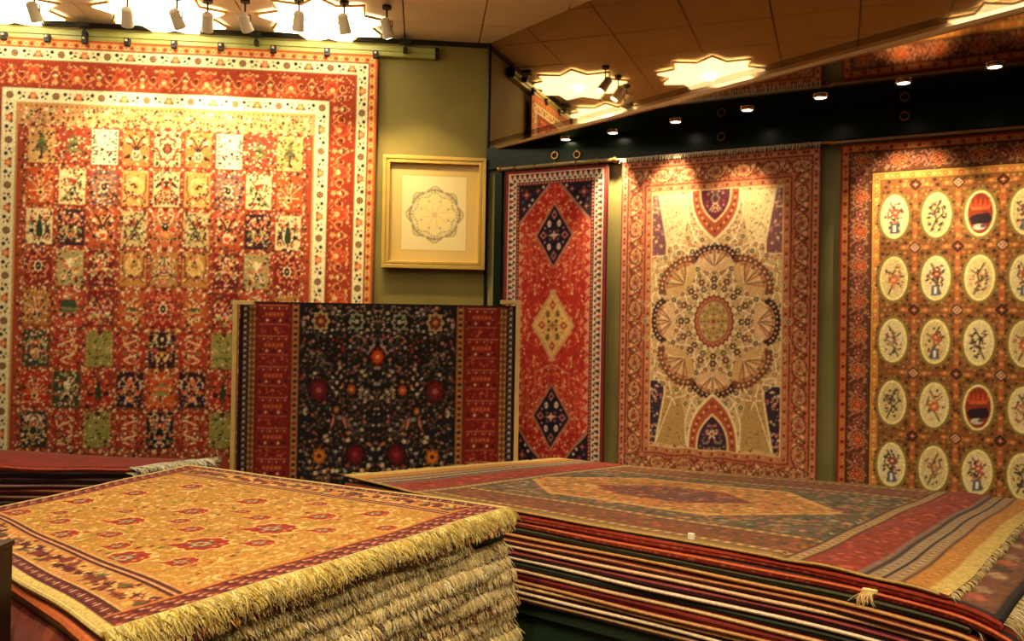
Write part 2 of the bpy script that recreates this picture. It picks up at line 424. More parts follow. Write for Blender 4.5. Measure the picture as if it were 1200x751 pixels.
def garden_panel(c, cx, cy, hw, hh, kind, g, seed):
    R = random.Random(seed)
    light = sum(hx(g)) > 1.75
    if light: pal = ['3c4428', 'a03820', 'c86c3c', '2c1c1c', '8c8c50', 'd49450']
    else: pal = ['ecd09c', 'd87c4c', 'e8b878', 'c84830', '8c9858', 'd8a0a0']
    c.rect(cx - hw, cy - hh, cx + hw, cy + hh, g)
    c.push(cx, cy)
    if kind not in ('lattice', 'plain'):
        for k in range(34):      # small filling blossoms of the ground
            x, y = R.uniform(-hw + 1, hw - 1), R.uniform(-hh + 1, hh - 1)
            c.flower(x, y, R.uniform(1.0, 1.9), R.choice(pal + pal[:3]), ry=R.uniform(.8, 1.2), rot=R.uniform(0, 3.1))
            if cx > 240: c.flower(-x, y, 1.3, R.choice(pal))
    dk = '201818'
    if kind == 'lattice':
        for i in range(-2, 3):
            for j in range(-3, 4):
                c.flower(i * 5.2, j * 5, 1.1, '5c6848' if (i + j) % 2 else 'b08478'); c.flower(i * 5.2 + 2.5, j * 5 + 2.5, .8, 'd8c0a0')
        for j in range(-4, 5):
            c.flower(-12.6, j * 4.4, 1.1, '2c3c2c'); c.flower(12.6, j * 4.4, 1.1, '2c3c2c')
    elif kind == 'plain':
        c.flower(0, 0, 11, '969048', ry=16)
        c.poly([(-4, -hh), (4, -hh), (0, -hh + 6)], '3c2818'); c.line([(-9, 9), (9, 8)], 1.5, '4c6030')
        for k in range(12): c.flower(R.uniform(-10, 10), R.uniform(-14, 14), .9, R.choice(['b0a45c', '6c6c30', 'a8803c']))
        for j in range(-4, 5):
            c.flower(-hw + 1, j * 4.5, 1.2, 'd89c5c'); c.flower(hw - 1, j * 4.5, 1.2, 'd89c5c')
    elif kind == 'cypress':
        c.poly([(-3.4, 12), (-3.8, 4), (-1.6, -8), (0, -17), (1.6, -8), (3.8, 4), (3.4, 12)], '2c3820'); c.rect(-.8, 11, .8, 17, '5c2c18')
        for q in (-1, 1):
            c.line([(q * 4, 14), (q * 9, 4), (q * 7, -4), (q * 10, -11)], 1.2, pal[3]); c.flower(q * 9, 5, 2.8, dk, 5, .2); c.flower(q * 9, -9, 2.2, pal[1], 5, .2); c.flower(q * 11, -2, 1.6, pal[4]); c.flower(q * 5, -14, 1.6, pal[2])
    elif kind in ('tree', 'rise'):
        for k in range(4):
            wd = 4 + 2.6 * k
            c.poly([(-wd, -8 + 5 * k), (0, -15 + 5 * k), (wd, -8 + 5 * k)], ['4a5430', '6c6c3c'][k % 2] if kind == 'tree' else ['d8642c', '8c8c50'][k % 2])
        c.rect(-1, 6, 1, 16, dk)
        for k in range(16):
            a = R.uniform(0, 6.28); c.flower(10.5 * math.cos(a), 15 * math.sin(a), R.uniform(1.2, 2.2), R.choice(pal), ry=1.3, rot=a)
    elif kind == 'fan':
        for k in range(11):
            a = math.pi * (k / 10) + math.pi; c.line([(0, 6), (13 * math.cos(a), 6 + 20 * math.sin(a))], 1.2, pal[k % 4])
            c.flower(11 * math.cos(a), 6 + 17 * math.sin(a), 1.5, pal[(k + 2) % 6])
        c.flower(0, 8, 4, pal[2], 5, .2); c.flower(0, 8, 1.8, dk)
        c.sprinkle(cx - hw, cy + 8, cx + hw, cy + hh, 1, [pal[0]], seed=seed) if False else None
        for k in range(9): c.flower(-12 + 3 * k, 15, 1.4, pal[k % 5])
    elif kind == 'medal':
        c.flower(0, 0, 11.5, pal[1], 8, .12, ry=15.5); c.flower(0, 0, 9, g, 8, .1, ry=12.5); c.flower(0, -1, 5.4, pal[0], 8, .15, ry=7); c.flower(0, -1, 3, dk if not light else pal[1], ry=4.6); c.flower(0, -1, 1.3, pal[2])
        for k in range(10):
            a = k * .628; c.flower(8 * math.cos(a), 11 * math.sin(a), 1.1, pal[(k * 2) % 6])
        for q in (-1, 1):
            for t in (-1, 1): c.flower(q * 11.5, t * 16.5, 2, pal[3])
    elif kind == 'round':
        c.flower(0, -3, 10, pal[2], 0, ry=11); c.flower(0, -3, 7.6, 'dcb060', ry=8.6); c.flower(0, -3, 4, g, 6, .2); c.flower(0, -3, 1.6, '7c5028')
        c.line([(-12, 15), (-5, 8), (0, 13), (5, 8), (12, 15)], 1.5, '7c3c20'); 
        for q in (-1, 1): c.line([(q * 12, -16), (q * 12.5, 0), (q * 9, 10)], 1.4, '6a3420')
    elif kind == 'dome':
        c.flower(0, 3, 8, '44502c', ry=5); c.rect(-8, 3, 8, 9, g); c.rect(-8, 2.4, 8, 4, 'd8b068')
        for q in (-1, 0, 1): c.flower(q * 5, -4, 1.6, 'f0dca8')
        for q in (-1, 1): c.flower(q * 4, 11, 3.6, 'e0c480', 6, .2); c.flower(q * 4, 11, 1.3, dk)
        for k in range(12): c.flower(R.uniform(-12, 12), R.uniform(-17, -6), 1.3, R.choice(pal))
    elif kind == 'house':
        c.poly([(-10, -2), (-7, -10), (7, -10), (10, -2)], '3a4430'); c.rect(-11, -2, 11, 5, '5a6440'); c.line([(-11, 0), (11, 0)], 1, 'b8a868')
        for k in range(-2, 3): c.flower(k * 5, 8, 1.9, '28202c' if k % 2 else 'e0b0a0', 5, .2)
        for k in range(12): c.flower(R.uniform(-12, 12), R.choice([R.uniform(-18, -12), R.uniform(11, 18)]), 1.6, R.choice(pal))
    elif kind == 'beast':
        for q in (-1, 1):
            c.line([(0, -2), (q * 5, -7), (q * 9, -14), (q * 6, -16)], 2.0, pal[0] if not light else dk); c.line([(0, 2), (q * 6, 5), (q * 11, 13)], 1.8, pal[1]); c.flower(q * 8, 0, 3, pal[3], 5, .2); c.flower(q * 4, 12, 2.2, pal[2]); c.flower(q * 10, -8, 1.5, pal[4])
        c.flower(0, -3, 3.6, dk, 6, .2, ry=4.6); c.flower(0, -4, 1.4, pal[0]); c.flower(0, 6, 2.6, 'd8a848'); c.flower(0, -13, 2, pal[0])
    elif kind == 'lotus':
        for k in range(7):
            a = math.pi + math.pi * k / 6; c.flower(9 * math.cos(a), 2 + 12 * math.sin(a), 3.6, 'ecdcae', ry=2, rot=a); c.flower(9 * math.cos(a), 2 + 12 * math.sin(a), 1.2, '5a3020')
        c.flower(0, 3, 4.6, '9c4838', 6, .2); c.flower(0, 3, 2, 'e8d0a0'); c.line([(0, -14), (0, -4)], 1.5, '4a2c1c'); c.flower(0, 14, 3, 'd88c70', 5, .2)
    elif kind == 'vase':
        c.poly([(-4, 14), (-5.5, 6), (-2, 1), (2, 1), (5.5, 6), (4, 14)], pal[0]); c.poly([(-2.5, 12), (-3.5, 7), (3.5, 7), (2.5, 12)], pal[3])
        for q in (-1, 1):
            c.line([(q * 1, 2), (q * 6, -4), (q * 11, -6)], 1.7, dk); c.line([(q * .5, 0), (q * 4, -10), (q * 9, -15)], 1.7, dk); c.flower(q * 9.5, 10, 2.2, dk, 5, .2); c.flower(q * 10, -9, 2.6, pal[0], 5, .2); c.flower(q * 5, -5, 1.6, pal[1])
        c.flower(0, -11, 3.4, pal[2], 6, .2); c.flower(0, -11, 1.4, dk)
    elif kind == 'vine':
        pts = [(8 * math.sin(t * .9), -17 + t * 2.4) for t in range(15)]
        c.line(pts, 1.6, pal[0]); c.line([(x + 3, y) for x, y in pts], 1.0, pal[2])
        for k, (x, y) in enumerate(pts):
            if k % 2: c.flower(-x * .9, y, 2.3, pal[(k // 2) % 5], 5, .25); c.flower(-x * .9, y, .9, dk)
        for k in range(14): c.flower(R.uniform(-13, 13), R.uniform(-17, 17), .9, R.choice(pal))
    elif kind == 'leaves':
        c.line([(-9, 16), (-2, 4), (4, -6), (10, -15)], 1.5, pal[0]); c.line([(9, 16), (2, 2), (-6, -10)], 1.4, pal[0])
        for k in range(15):
            x, y = R.uniform(-11, 11), R.uniform(-16, 16); c.flower(x, y, 3.0, R.choice(pal[:5]), ry=1.2, rot=R.uniform(0, 3.1))
        c.flower(R.uniform(-4, 6), -7, 3.6, pal[1] if light else 'f0e0b0', 5, .3); c.flower(0, 8, 2.4, dk, 5, .2)
    else:
        for k in range(22):
            x, y = R.uniform(0, 12.6), R.uniform(-17, 17); r = R.uniform(1.1, 2.3); cl = R.choice(pal)
            for q in (-1, 1): c.flower(q * x, y, r * 1.4, cl, ry=r * .8, rot=q * R.uniform(.2, 1.3))
        for q in (-1, 1): c.line([(0, 14), (q * 6, 6), (q * 3, -4), (q * 8, -13)], 1.1, pal[2])
        c.flower(0, -6, 3.4, pal[3], 6, .2); c.flower(0, -6, 1.4, pal[0]); c.flower(0, 8, 2.6, pal[1], 6, .2)
    c.pop()

def rug_dome():
    """pink and cream rug with the dome medallion"""
    W, H = 240, 392
    c = Cv(W, H, 'b4684c', 3)
    c.frame(0, 2, '7c3428')
    def dots(cols, r): 
        return lambda i: (c.flower(0, 0, r, cols[i % len(cols)], 0), c.flower(0, 0, r * .4, '5c2820'))
    c.frame(2, 9, 'c07858'); c.around(5.5, 4.6, dots(['8a3428', 'e0b088', '5c4030'], 1.6))
    c.frame(9, 33, 'bc6c4c'); c.frame(9, 10.3, '54241c'); c.frame(31.7, 33, '6c2c20')
    def cart(i):
        if i % 3 == 0:
            c.flower(0, 0, 12, '4c2a20', 0, ry=8.5); c.flower(0, 0, 11, 'c88c60', 12, .06, ry=7.4); c.flower(0, 0, 6, 'b07454', 6, .15, ry=4.2); c.flower(0, 0, 2.6, '8c4434', 5, .2); c.flower(-7, 0, 1.5, '6c4c34'); c.flower(7, 0, 1.5, '6c4c34')
        else:
            q = 1 if i % 3 == 1 else -1
            c.line([(-6, 8 * q), (0, 3 * q), (6, 8 * q)], 1.3, '4a2820'); c.line([(-7, -7), (-2, -2), (-6, 4)], 1.2, '50301f'); c.line([(7, -7), (2, -2), (6, 4)], 1.2, '50301f'); c.flower(0, -4 * q, 2.6, 'e4b080', 5, .2); c.flower(0, 5 * q, 2, '903828')
            for t in (-5, 5): c.flower(t, 0, 1.2, 'e0bc90')
    c.around(21, 11, cart)
    R = random.Random(3)
    for k in range(2600):
        e = R.uniform(10, 32); t = R.random()
        x, y = R.choice([(e, t * H), (W - e, t * H), (t * W, e), (t * W, H - e)])
        if R.random() < .6: c.flower(x, y, .8, R.choice(['e4b484', '5c2c24', 'd88c60', '8c3c2c', '7c6844']))
    c.frame(33, 41, 'bc7450'); c.around(37, 4.6, dots(['903c2c', 'e4bc94', 'd09058'], 1.6)); c.frame(40.2, 41.4, '884030')
    x0, y0, x1, y1 = 41, 41, W - 41, H - 41
    c.rect(x0, y0, x1, y1, 'd0ac7c')
    cx, cy = W / 2, H / 2 + 2; 
    c.mirror_x()
    # flowers and leaves over the ground
    for k in range(900):
        x, y = R.uniform(x0, cx), R.uniform(y0, y1)
        c.flower(x, y, R.uniform(.8, 1.7), R.choice(['b0704c', '8c6c4c', 'e8cc9c', 'a09060', '9c4838', '7c5c48']))
    # corner spandrels
    for (ya, yb, g) in ((y0 + 4, y0 + 78, '7c5058'), (y1 - 4, y1 - 80, '36283a')):
        c.poly([(x0, ya), (x0 + 9, ya), (x0 + 14, ya + (yb - ya) * .35), (x0 + 20, ya + (yb - ya) * .8), (x0 + 20, yb), (x0, yb)], 'd8a878')
        c.poly([(x0, ya), (x0 + 7, ya), (x0 + 12, ya + (yb - ya) * .35), (x0 + 18, ya + (yb - ya) * .8), (x0 + 18, yb), (x0, yb)], g)
        for k in range(44):
            t = R.random(); c.flower(x0 + R.uniform(1, 7 + 11 * t), ya + (yb - ya) * t, R.uniform(1, 1.9), R.choice(['e0c098', 'b86450', '8c7c80', 'd0907c', 'c8b088']), 5, .2)
        # light panels flaring beside the niches
        c.poly([(x0 + 9, ya), (cx - 32, ya), (cx - 34, ya + (yb - ya) * .45), (x0 + 36, yb), (x0 + 20, ya + (yb - ya) * .8)], 'e2cc98' if yb > ya else 'b8945c')
        for k in range(60):
            t = R.random(); c.flower(x0 + R.uniform(12 + 8 * t, 44 - 8 * t), ya + (yb - ya) * t * .95, .9, R.choice(['8c8458', 'b88458', '6c5840', 'c87c58']))
        c.line([(x0 + 9, ya), (x0 + 20, ya + (yb - ya) * .8), (x0 + 20, yb), (x0, yb)], 1.6, 'ecdcb0')
        c.line([(cx - 32, ya), (cx - 33, ya + (yb - ya) * .4), (cx - 24, ya + (yb - ya) * .75), (cx, ya + (yb - ya) * 1.02)], 1.8, 'f0e0b8')
        c.line([(x0 + 9, ya), (x0 + 30, ya + (yb - ya) * .75), (cx - 22, ya + (yb - ya) * 1.15)], 1.4, 'f0e0b8')
    # star lattice radiating from the middle
    for k in range(16):
        a0 = k * math.pi / 8 + math.pi / 16
        for q in (-1, 1):
            pts = []
            for t in range(13):
                u = t / 12; rr = 24 + 92 * u; a = a0 + q * 1.25 * u
                pts.append((min(x1 - 1, max(x0 + 1, cx + rr * .80 * math.sin(a))), cy + rr * 1.0 * math.cos(a)))
            c.line(pts, 1.7, 'f2e2ba')
    for ring_, n, r, cols in ((33, 24, 2.2, ['6c4030', '7c7850']), (41, 16, 3.8, ['54382c', '6c5c40']), (50, 16, 4.2, ['5c4034', '744034']), (58, 32, 2.5, ['5a5038', '8a4434']), (67, 32, 2.9, ['54483a', 'a06048']), (90, 32, 3.0, ['64543c', '8c5440']), (99, 32, 2.6, ['a4683c', '54503c']), (108, 32, 2.6, ['64543c', 'b06c50'])):
        for k in range(n):
            a = k * 2 * math.pi / n
            X, Y = cx + ring_ * .80 * math.sin(a), cy + ring_ * math.cos(a)
            if X < x0 + 3: continue
            c.flower(X, Y, r + .9, 'ecd4a4', 6, .2); c.flower(X, Y, r, cols[k % len(cols)], 6, .2); c.flower(X, Y, r * .35, 'e8c898')
    # outer lobes: eight fans
    for k in range(8):
        a = k * math.pi / 4
        X, Y = cx + 72 * .82 * math.sin(a), cy + 72 * math.cos(a) * 1.0
        dark = ['3c2424', '4a2c28'][k % 2] if k % 2 == 0 else 'b88c58'
        c.push(X, Y, -a + math.pi, 1.15 if k % 2 == 0 else 1.3)
        for j in range(11):
            t = -1.25 + 2.5 * j / 10
            c.flower(20 * math.sin(t), -11 * math.cos(t) - 1, 4.4, dark if k % 2 == 0 else '744630', 6, .2)
        c.flower(0, 0, 18, 'e0b88c' if k % 2 == 0 else 'd4ac74', 0, ry=11)
        for j in range(9):
            t = -1.1 + 2.2 * j / 8
            c.line([(0, 7), (15 * math.sin(t), 2 - 10 * math.cos(t))], 1.2, ['a85c44', '70543c', 'f0d8a8'][j % 3])
            c.flower(16 * math.sin(t), -9 * math.cos(t), 1.8, ['c07858', '8a5c44'][j % 2])
            c.flower(21 * math.sin(t), -12 * math.cos(t) - 1, 1.3, 'd8b088')
        c.pop()
    # centre
    c.flower(cx, cy, 27, 'ecd8ac', 16, .06, ry=34.5); c.flower(cx, cy, 24, '8c4434', 24, .04, ry=31); c.flower(cx, cy, 21.5, 'c87c5c', 24, .04, ry=28); c.flower(cx, cy, 19, '96583c', ry=25.5); c.flower(cx, cy, 17.8, 'c0a068', ry=24)
    for rr, n, cl in ((6, 8, ['8c5438', 'e0c894']), (11, 16, ['7c6c44', 'b86848']), (15, 20, ['e0c48c', '8c6c44'])):
        for k in range(n):
            a = 6.283 * k / n; c.flower(cx + rr * math.sin(a), cy + rr * 1.35 * math.cos(a), 1.5, cl[k % 2])
    c.flower(cx, cy, 2.6, 'a04c34', 6, .2)
    # niches at both ends
    for sgn, yb, tip, inner in ((1, y0, 58, '6c2c3c'), (-1, y1, 64, '40283c')):
        def arch(hw, h):
            pts = [(cx + hw * math.cos(t) if True else 0, 0) for t in ()]
            out = [(cx - hw, yb)]
            for j in range(11):
                u = j / 10; out.append((cx - hw * (1 - u ** 2.2) if u < 1 else cx, yb + sgn * h * (u ** .8 if u else 0)))
            out += [(2 * cx - x, y) for x, y in out[::-1]]
            return out
        sv = c.sym; c.no_mirror()
        c.poly(arch(31, tip + 5), 'ecd8a8'); c.poly(arch(28, tip), 'b05838'); c.poly(arch(20, tip * .70), 'e4c490'); c.poly(arch(17.5, tip * .64), inner)
        c.sym = sv
        for k in range(14):
            u = k / 13; c.flower(cx - 24 * (1 - u ** 2.2), yb + sgn * (tip - 6) * u ** .8 * .96, 1.4, ['e0b080', '6c2c20'][k % 2])
        for k in range(26):
            u = R.random() * .8; c.flower(cx - R.uniform(0, 15) * (1 - u ** 2), yb + sgn * tip * .6 * u, 1.5, R.choice(['b87070', 'd8b090', '8c5058', '7c8068']), 5, .2)
        c.flower(cx, yb + sgn * 20, 4, 'e4c8a4', 6, .25); c.flower(cx, yb + sgn * 20, 2, '9c4438')
    c.no_mirror(); c.frame(40.4, 42, 'e0b880'); c.speckle(.06)
    return c

def rug_ovals():
    W, H = 326, 515
    c = Cv(W, H, 'a05030', 3)
    c.frame(0, 3, '8a3020'); c.frame(3, 11, 'b86434')
    c.around(7, 5.5, lambda i: (c.flower(0, 0, 2.4, ['d88c54', '8c2c1c', 'c89048'][i % 3], 5, .2), c.flower(0, 0, .9, '3c201c')))
    c.frame(11, 40, '603826'); c.frame(11, 12.2, '2a1614'); c.frame(39, 40, '301a14')
    def bm(i):
        if i % 4 == 0:
            c.flower(0, 0, 9, 'c88c54', 8, .1, ry=10.5); c.flower(0, 0, 7.5, '94422a', 8, .12, ry=8.8); c.flower(0, 0, 3.4, 'd8683c', 5, .2)
            for a in range(8): c.flower(5.4 * math.cos(a * .785), 6.2 * math.sin(a * .785), 1, 'e0a870')
        elif i % 4 == 2:
            m_rosette(c, 5.5, 'b06858', '6c2428', 'd8a884', 7)
            c.flower(-8, -8, 2.4, 'a86c54', 5, .2); c.flower(8, 8, 2.4, 'a8745c', 5, .2)
        else:
            q = 1 if i % 4 == 1 else -1
            c.line([(-5 * q, -11), (0, -4), (5 * q, -11)], 1.6, 'c88474'); c.line([(-6, 4 * q), (-1, 9), (5, 4 * q), (1, 1)], 1.3, 'b87c64'); c.flower(0, -1, 2.4, 'b05040', 5, .2); c.flower(-4 * q, 8, 2, '98805c'); c.flower(5, -3, 1.5, 'd0a080')
    c.around(25.5, 11.3, bm)
    R = random.Random(11)
    for k in range(1800):
        e = R.uniform(12.5, 38.5); t = R.random()
        x, y = R.choice([(e, t * H), (W - e, t * H), (t * W, e), (t * W, H - e)])
        if R.random() < .75: c.flower(x, y, 1.1, R.choice(['b07058', '94603c', '7c6c48', 'c89470', '98482c', '3c2418', 'a88450']))
    c.frame(40, 50, 'c89448'); c.around(45, 6, lambda i: (c.flower(0, 0, 2.6, ['d88048', 'c85a30', 'dca458'][i % 3], 5, .2), c.flower(0, 0, 1, 'ecd090')))
    c.frame(49.2, 50.4, '5c3c20')
    c.rect(50, 50, W - 50, H - 50, '845630')
    px, py, fx, fy = 48.3, 79.8, 66.4, 98
    # ground net of little blossoms
    for j in range(62):
        for i in range(34):
            x, y = 53 + i * 6.6 + (j % 2) * 3.3, 53 + j * 6.6
            c.flower(x, y, R.uniform(1.3, 2.3), R.choice(['b8703c', 'c88c54', '8c6434', '54301e', 'a05430', 'a07c40', '44281c']), 5, .15)
    for r in range(-1, 6):
        for k in range(-1, 6):
            X, Y = fx + px * (k + .5), fy + py * (r + .5)
            if not (54 < X < W - 54 and 54 < Y < H - 54): continue
            c.line([(X - 15, Y), (X + 15, Y)], 5, 'b86c3c'); c.line([(X, max(53, Y - 30)), (X, min(H - 53, Y + 30))], 5.5, 'b06a3c')
            for t in range(-4, 5):
              if 52 < Y + t * 7 < H - 52: c.flower(X, Y + t * 7, 2.2, ['d89458', 'c0643c'][t % 2], 5, .2)
            for t in (-2, -1, 1, 2): c.flower(X + t * 6.4, Y, 2.2, 'dc9c58', 5, .2)
            g = ['d8b898', '4c2420'][(r + k) % 2]
            c.poly([(X - 8, Y), (X, Y - 8), (X + 8, Y), (X, Y + 8)], '3c2818'); c.poly([(X - 6, Y), (X, Y - 6), (X + 6, Y), (X, Y + 6)], g)
            c.flower(X, Y, 3, 'a85c48', 4, .3); c.flower(X, Y, 1.2, 'e8d0a0')
    for r in range(5):
        for k in range(5):
            X, Y = fx + px * k, fy + py * r
            c.flower(X, Y, 21.5, '6c5830', ry=34); c.flower(X, Y, 20, '8c7040', ry=32)
            for t in range(26):
                a = 6.283 * t / 26; c.flower(X + 21.2 * math.cos(a), Y + 33.6 * math.sin(a), 1.5, ['4c2c1c', 'b8683c', 'a88c48'][t % 3])
            c.flower(X, Y, 16.6, 'f4e49c', ry=28.4); c.flower(X, Y, 14, 'd8c48c' if (r + k) % 2 else 'e4d4a4', ry=25.4)
            kind = (r * 2 + k) % 5
            if k == 2 and r in (0, 3): kind = 9
            c.push(X, Y)
            if kind == 9:
                c.flower(0, 0, 13.6, '8c3824', ry=25); c.poly([(-12, 6), (-8, 2), (9, 0), (13, 8), (9, 13), (-9, 13)], '302028')
                for t in range(-2, 3): c.poly([(t * 5 - 2, -8), (t * 5, -20), (t * 5 + 2, -8)], 'd0502c')
                c.rect(-10, -8, 10, -4, 'c8643c'); c.flower(-1, 17, 7, 'c8c0b0', ry=4); c.flower(3, 16, 3, '584858', ry=2)
            else:
                q = 1 if (r + k) % 2 else -1
                c.line([(-6 * q, 20), (0, 6), (-2 * q, -4), (5 * q, -18)], 1.7, '54482c'); c.line([(0, 6), (8 * q, -2), (6 * q, -10)], 1.4, '5c4c30'); c.line([(-2 * q, -4), (-9 * q, -10)], 1.3, '4c3c24')
                cols = [['b05440', '3c3430', 'c87c60'], ['4c3c40', '8c6c50', '3a3028'], ['b86c48', 'd8a078', '5c4030'], ['8c3c34', '5c5840', '302428'], ['a85c58', '504c38', 'c89070']][kind]
                for t in range(34):
                    a, u = R.uniform(0, 6.28), R.uniform(.15, .86); c.flower(12.5 * u * math.cos(a), 23 * u * math.sin(a), R.uniform(1.2, 2.5), R.choice(cols), ry=1.2, rot=R.uniform(0, 3.1))
                if kind in (0, 3): c.flower(1, -5, 5, cols[0], 6, .2); c.flower(1, -5, 2, 'e4b08c'); c.poly([(-5, 22), (-4, 9), (4, 9), (5, 22)], '5c5c68'); c.rect(-1.6, 11, 1.8, 20, 'f0ecdc')
                if kind == 2: c.flower(0, 2, 6, 'c86c44', 7, .2); c.flower(0, 2, 2.4, 'e8b888')
            c.pop()
    c.speckle(.07)
    return c

def rug_runner():
    W, H = 134, 357
    c = Cv(W, H, '6c1c18', 3)
    c.frame(0, 2, '2c1418'); c.frame(2, 6, '7c2420', 2, 5); c.frame(6, 17, 'd8c4a8', 5, 15)
    def tick(i):
        c.poly([(-3, -4), (2.2, -4), (0, 3)], '3c1c28' if i % 2 else '8c2c28'); c.flower(2.6, 3, 1.4, '2c1a24')
    c.around(11.5, 6.6, tick, 10); c.frame(17, 21, '6c2024', 15, 19); c.around(19, 4, lambda i: c.flower(0, 0, 1, 'd8a080'), 17)
    c.rect(21, 19, W - 21, H - 19, 'b02c22')
    c.mirror_xy()
    cx, cy = W / 2, H / 2
    c.sprinkle(21, 19, cx, cy, 520, ['dc7448', 'e4a478', 'd05038', 'e8c090', '8c1c1c', 'e08c5c', 'c84430'], .8, 1.35, 4, 1.5)
    for k in range(22): c.line([(24 + k * 2.0, 60 + (k % 3) * 9), (24 + k * 2.0, 66 + (k % 3) * 9 + (k % 4) * 20)], 1, 'dc8458')
    # navy corners
    c.poly([(21, 19), (cx - 5, 19), (21, 66)], 'a8705c'); c.poly([(21, 19), (cx - 9, 19), (21, 60)], '1e1624')
    m_p = [(30, 30, 5), (45, 26, 3), (27, 46, 3)]
    for x, y, r in m_p: c.flower(x, y, r, '7c3434', 4, .3); c.flower(x, y, r * .4, 'c08c80')
    for x, y in ((38, 36), (24, 24), (34, 42), (52, 22), (25, 38)): c.flower(x, y, 1.8, 'dcc0b0' if x > 30 else '5c4c5c', 5, .2)
    for y in range(70, 178, 13): c.poly([(21, y), (28, y + 6), (21, y + 12)], 'd89070')
    c.line([(cx, 19), (cx, 60)], 1, 'dc9870')
    c.no_mirror()
    for k, y in enumerate((77, 178.5, 281)):
        hw, hh = (25, 39) if k != 1 else (28, 42)
        edge = 'b8705c' if k != 1 else 'c89464'
        g = '1e1624' if k != 1 else 'd8ac68'
        c.poly([(cx - hw, y), (cx, y - hh), (cx + hw, y), (cx, y + hh)], edge); c.poly([(cx - hw + 3, y), (cx, y - hh + 5), (cx + hw - 3, y), (cx, y + hh - 5)], g)
        cl = ['dcc4b4', 'b86c68', '7c4c58', 'd8948c'] if k != 1 else ['6c5c2c', 'a8402c', '4c3c24', 'b86c38']
        c.push(cx, y)
        for q in (-1, 1):
            for t in (-1, 1): c.flower(q * 6.5, t * 13, 2.7, cl[0], ry=4); c.flower(q * 6.5, t * 13, 1.1, cl[1])
            c.poly([(q * 19, 0), (q * 14, -5), (q * 9, 0), (q * 14, 5)], cl[1]); c.flower(q * 14, 0, 1.6, g); c.poly([(0, q * 29), (-4, q * 23), (0, q * 17), (4, q * 23)], cl[1]); c.flower(0, q * 23, 1.6, g)
            for t in (-1, 1): c.flower(q * 5, t * 4.5, 2, cl[2]); c.flower(q * 12, t * 8, 1.3, cl[3])
        c.flower(0, 0, 4, cl[3], 4, .3); c.flower(0, 0, 1.6, cl[0]); c.line([(-7, 0), (7, 0)], 1.1, cl[0]); c.pop()
    c.line([(cx - 22, 232), (cx, 222), (cx + 22, 232)], 1.5, 'c89070')
    c.speckle(.08)
    return c

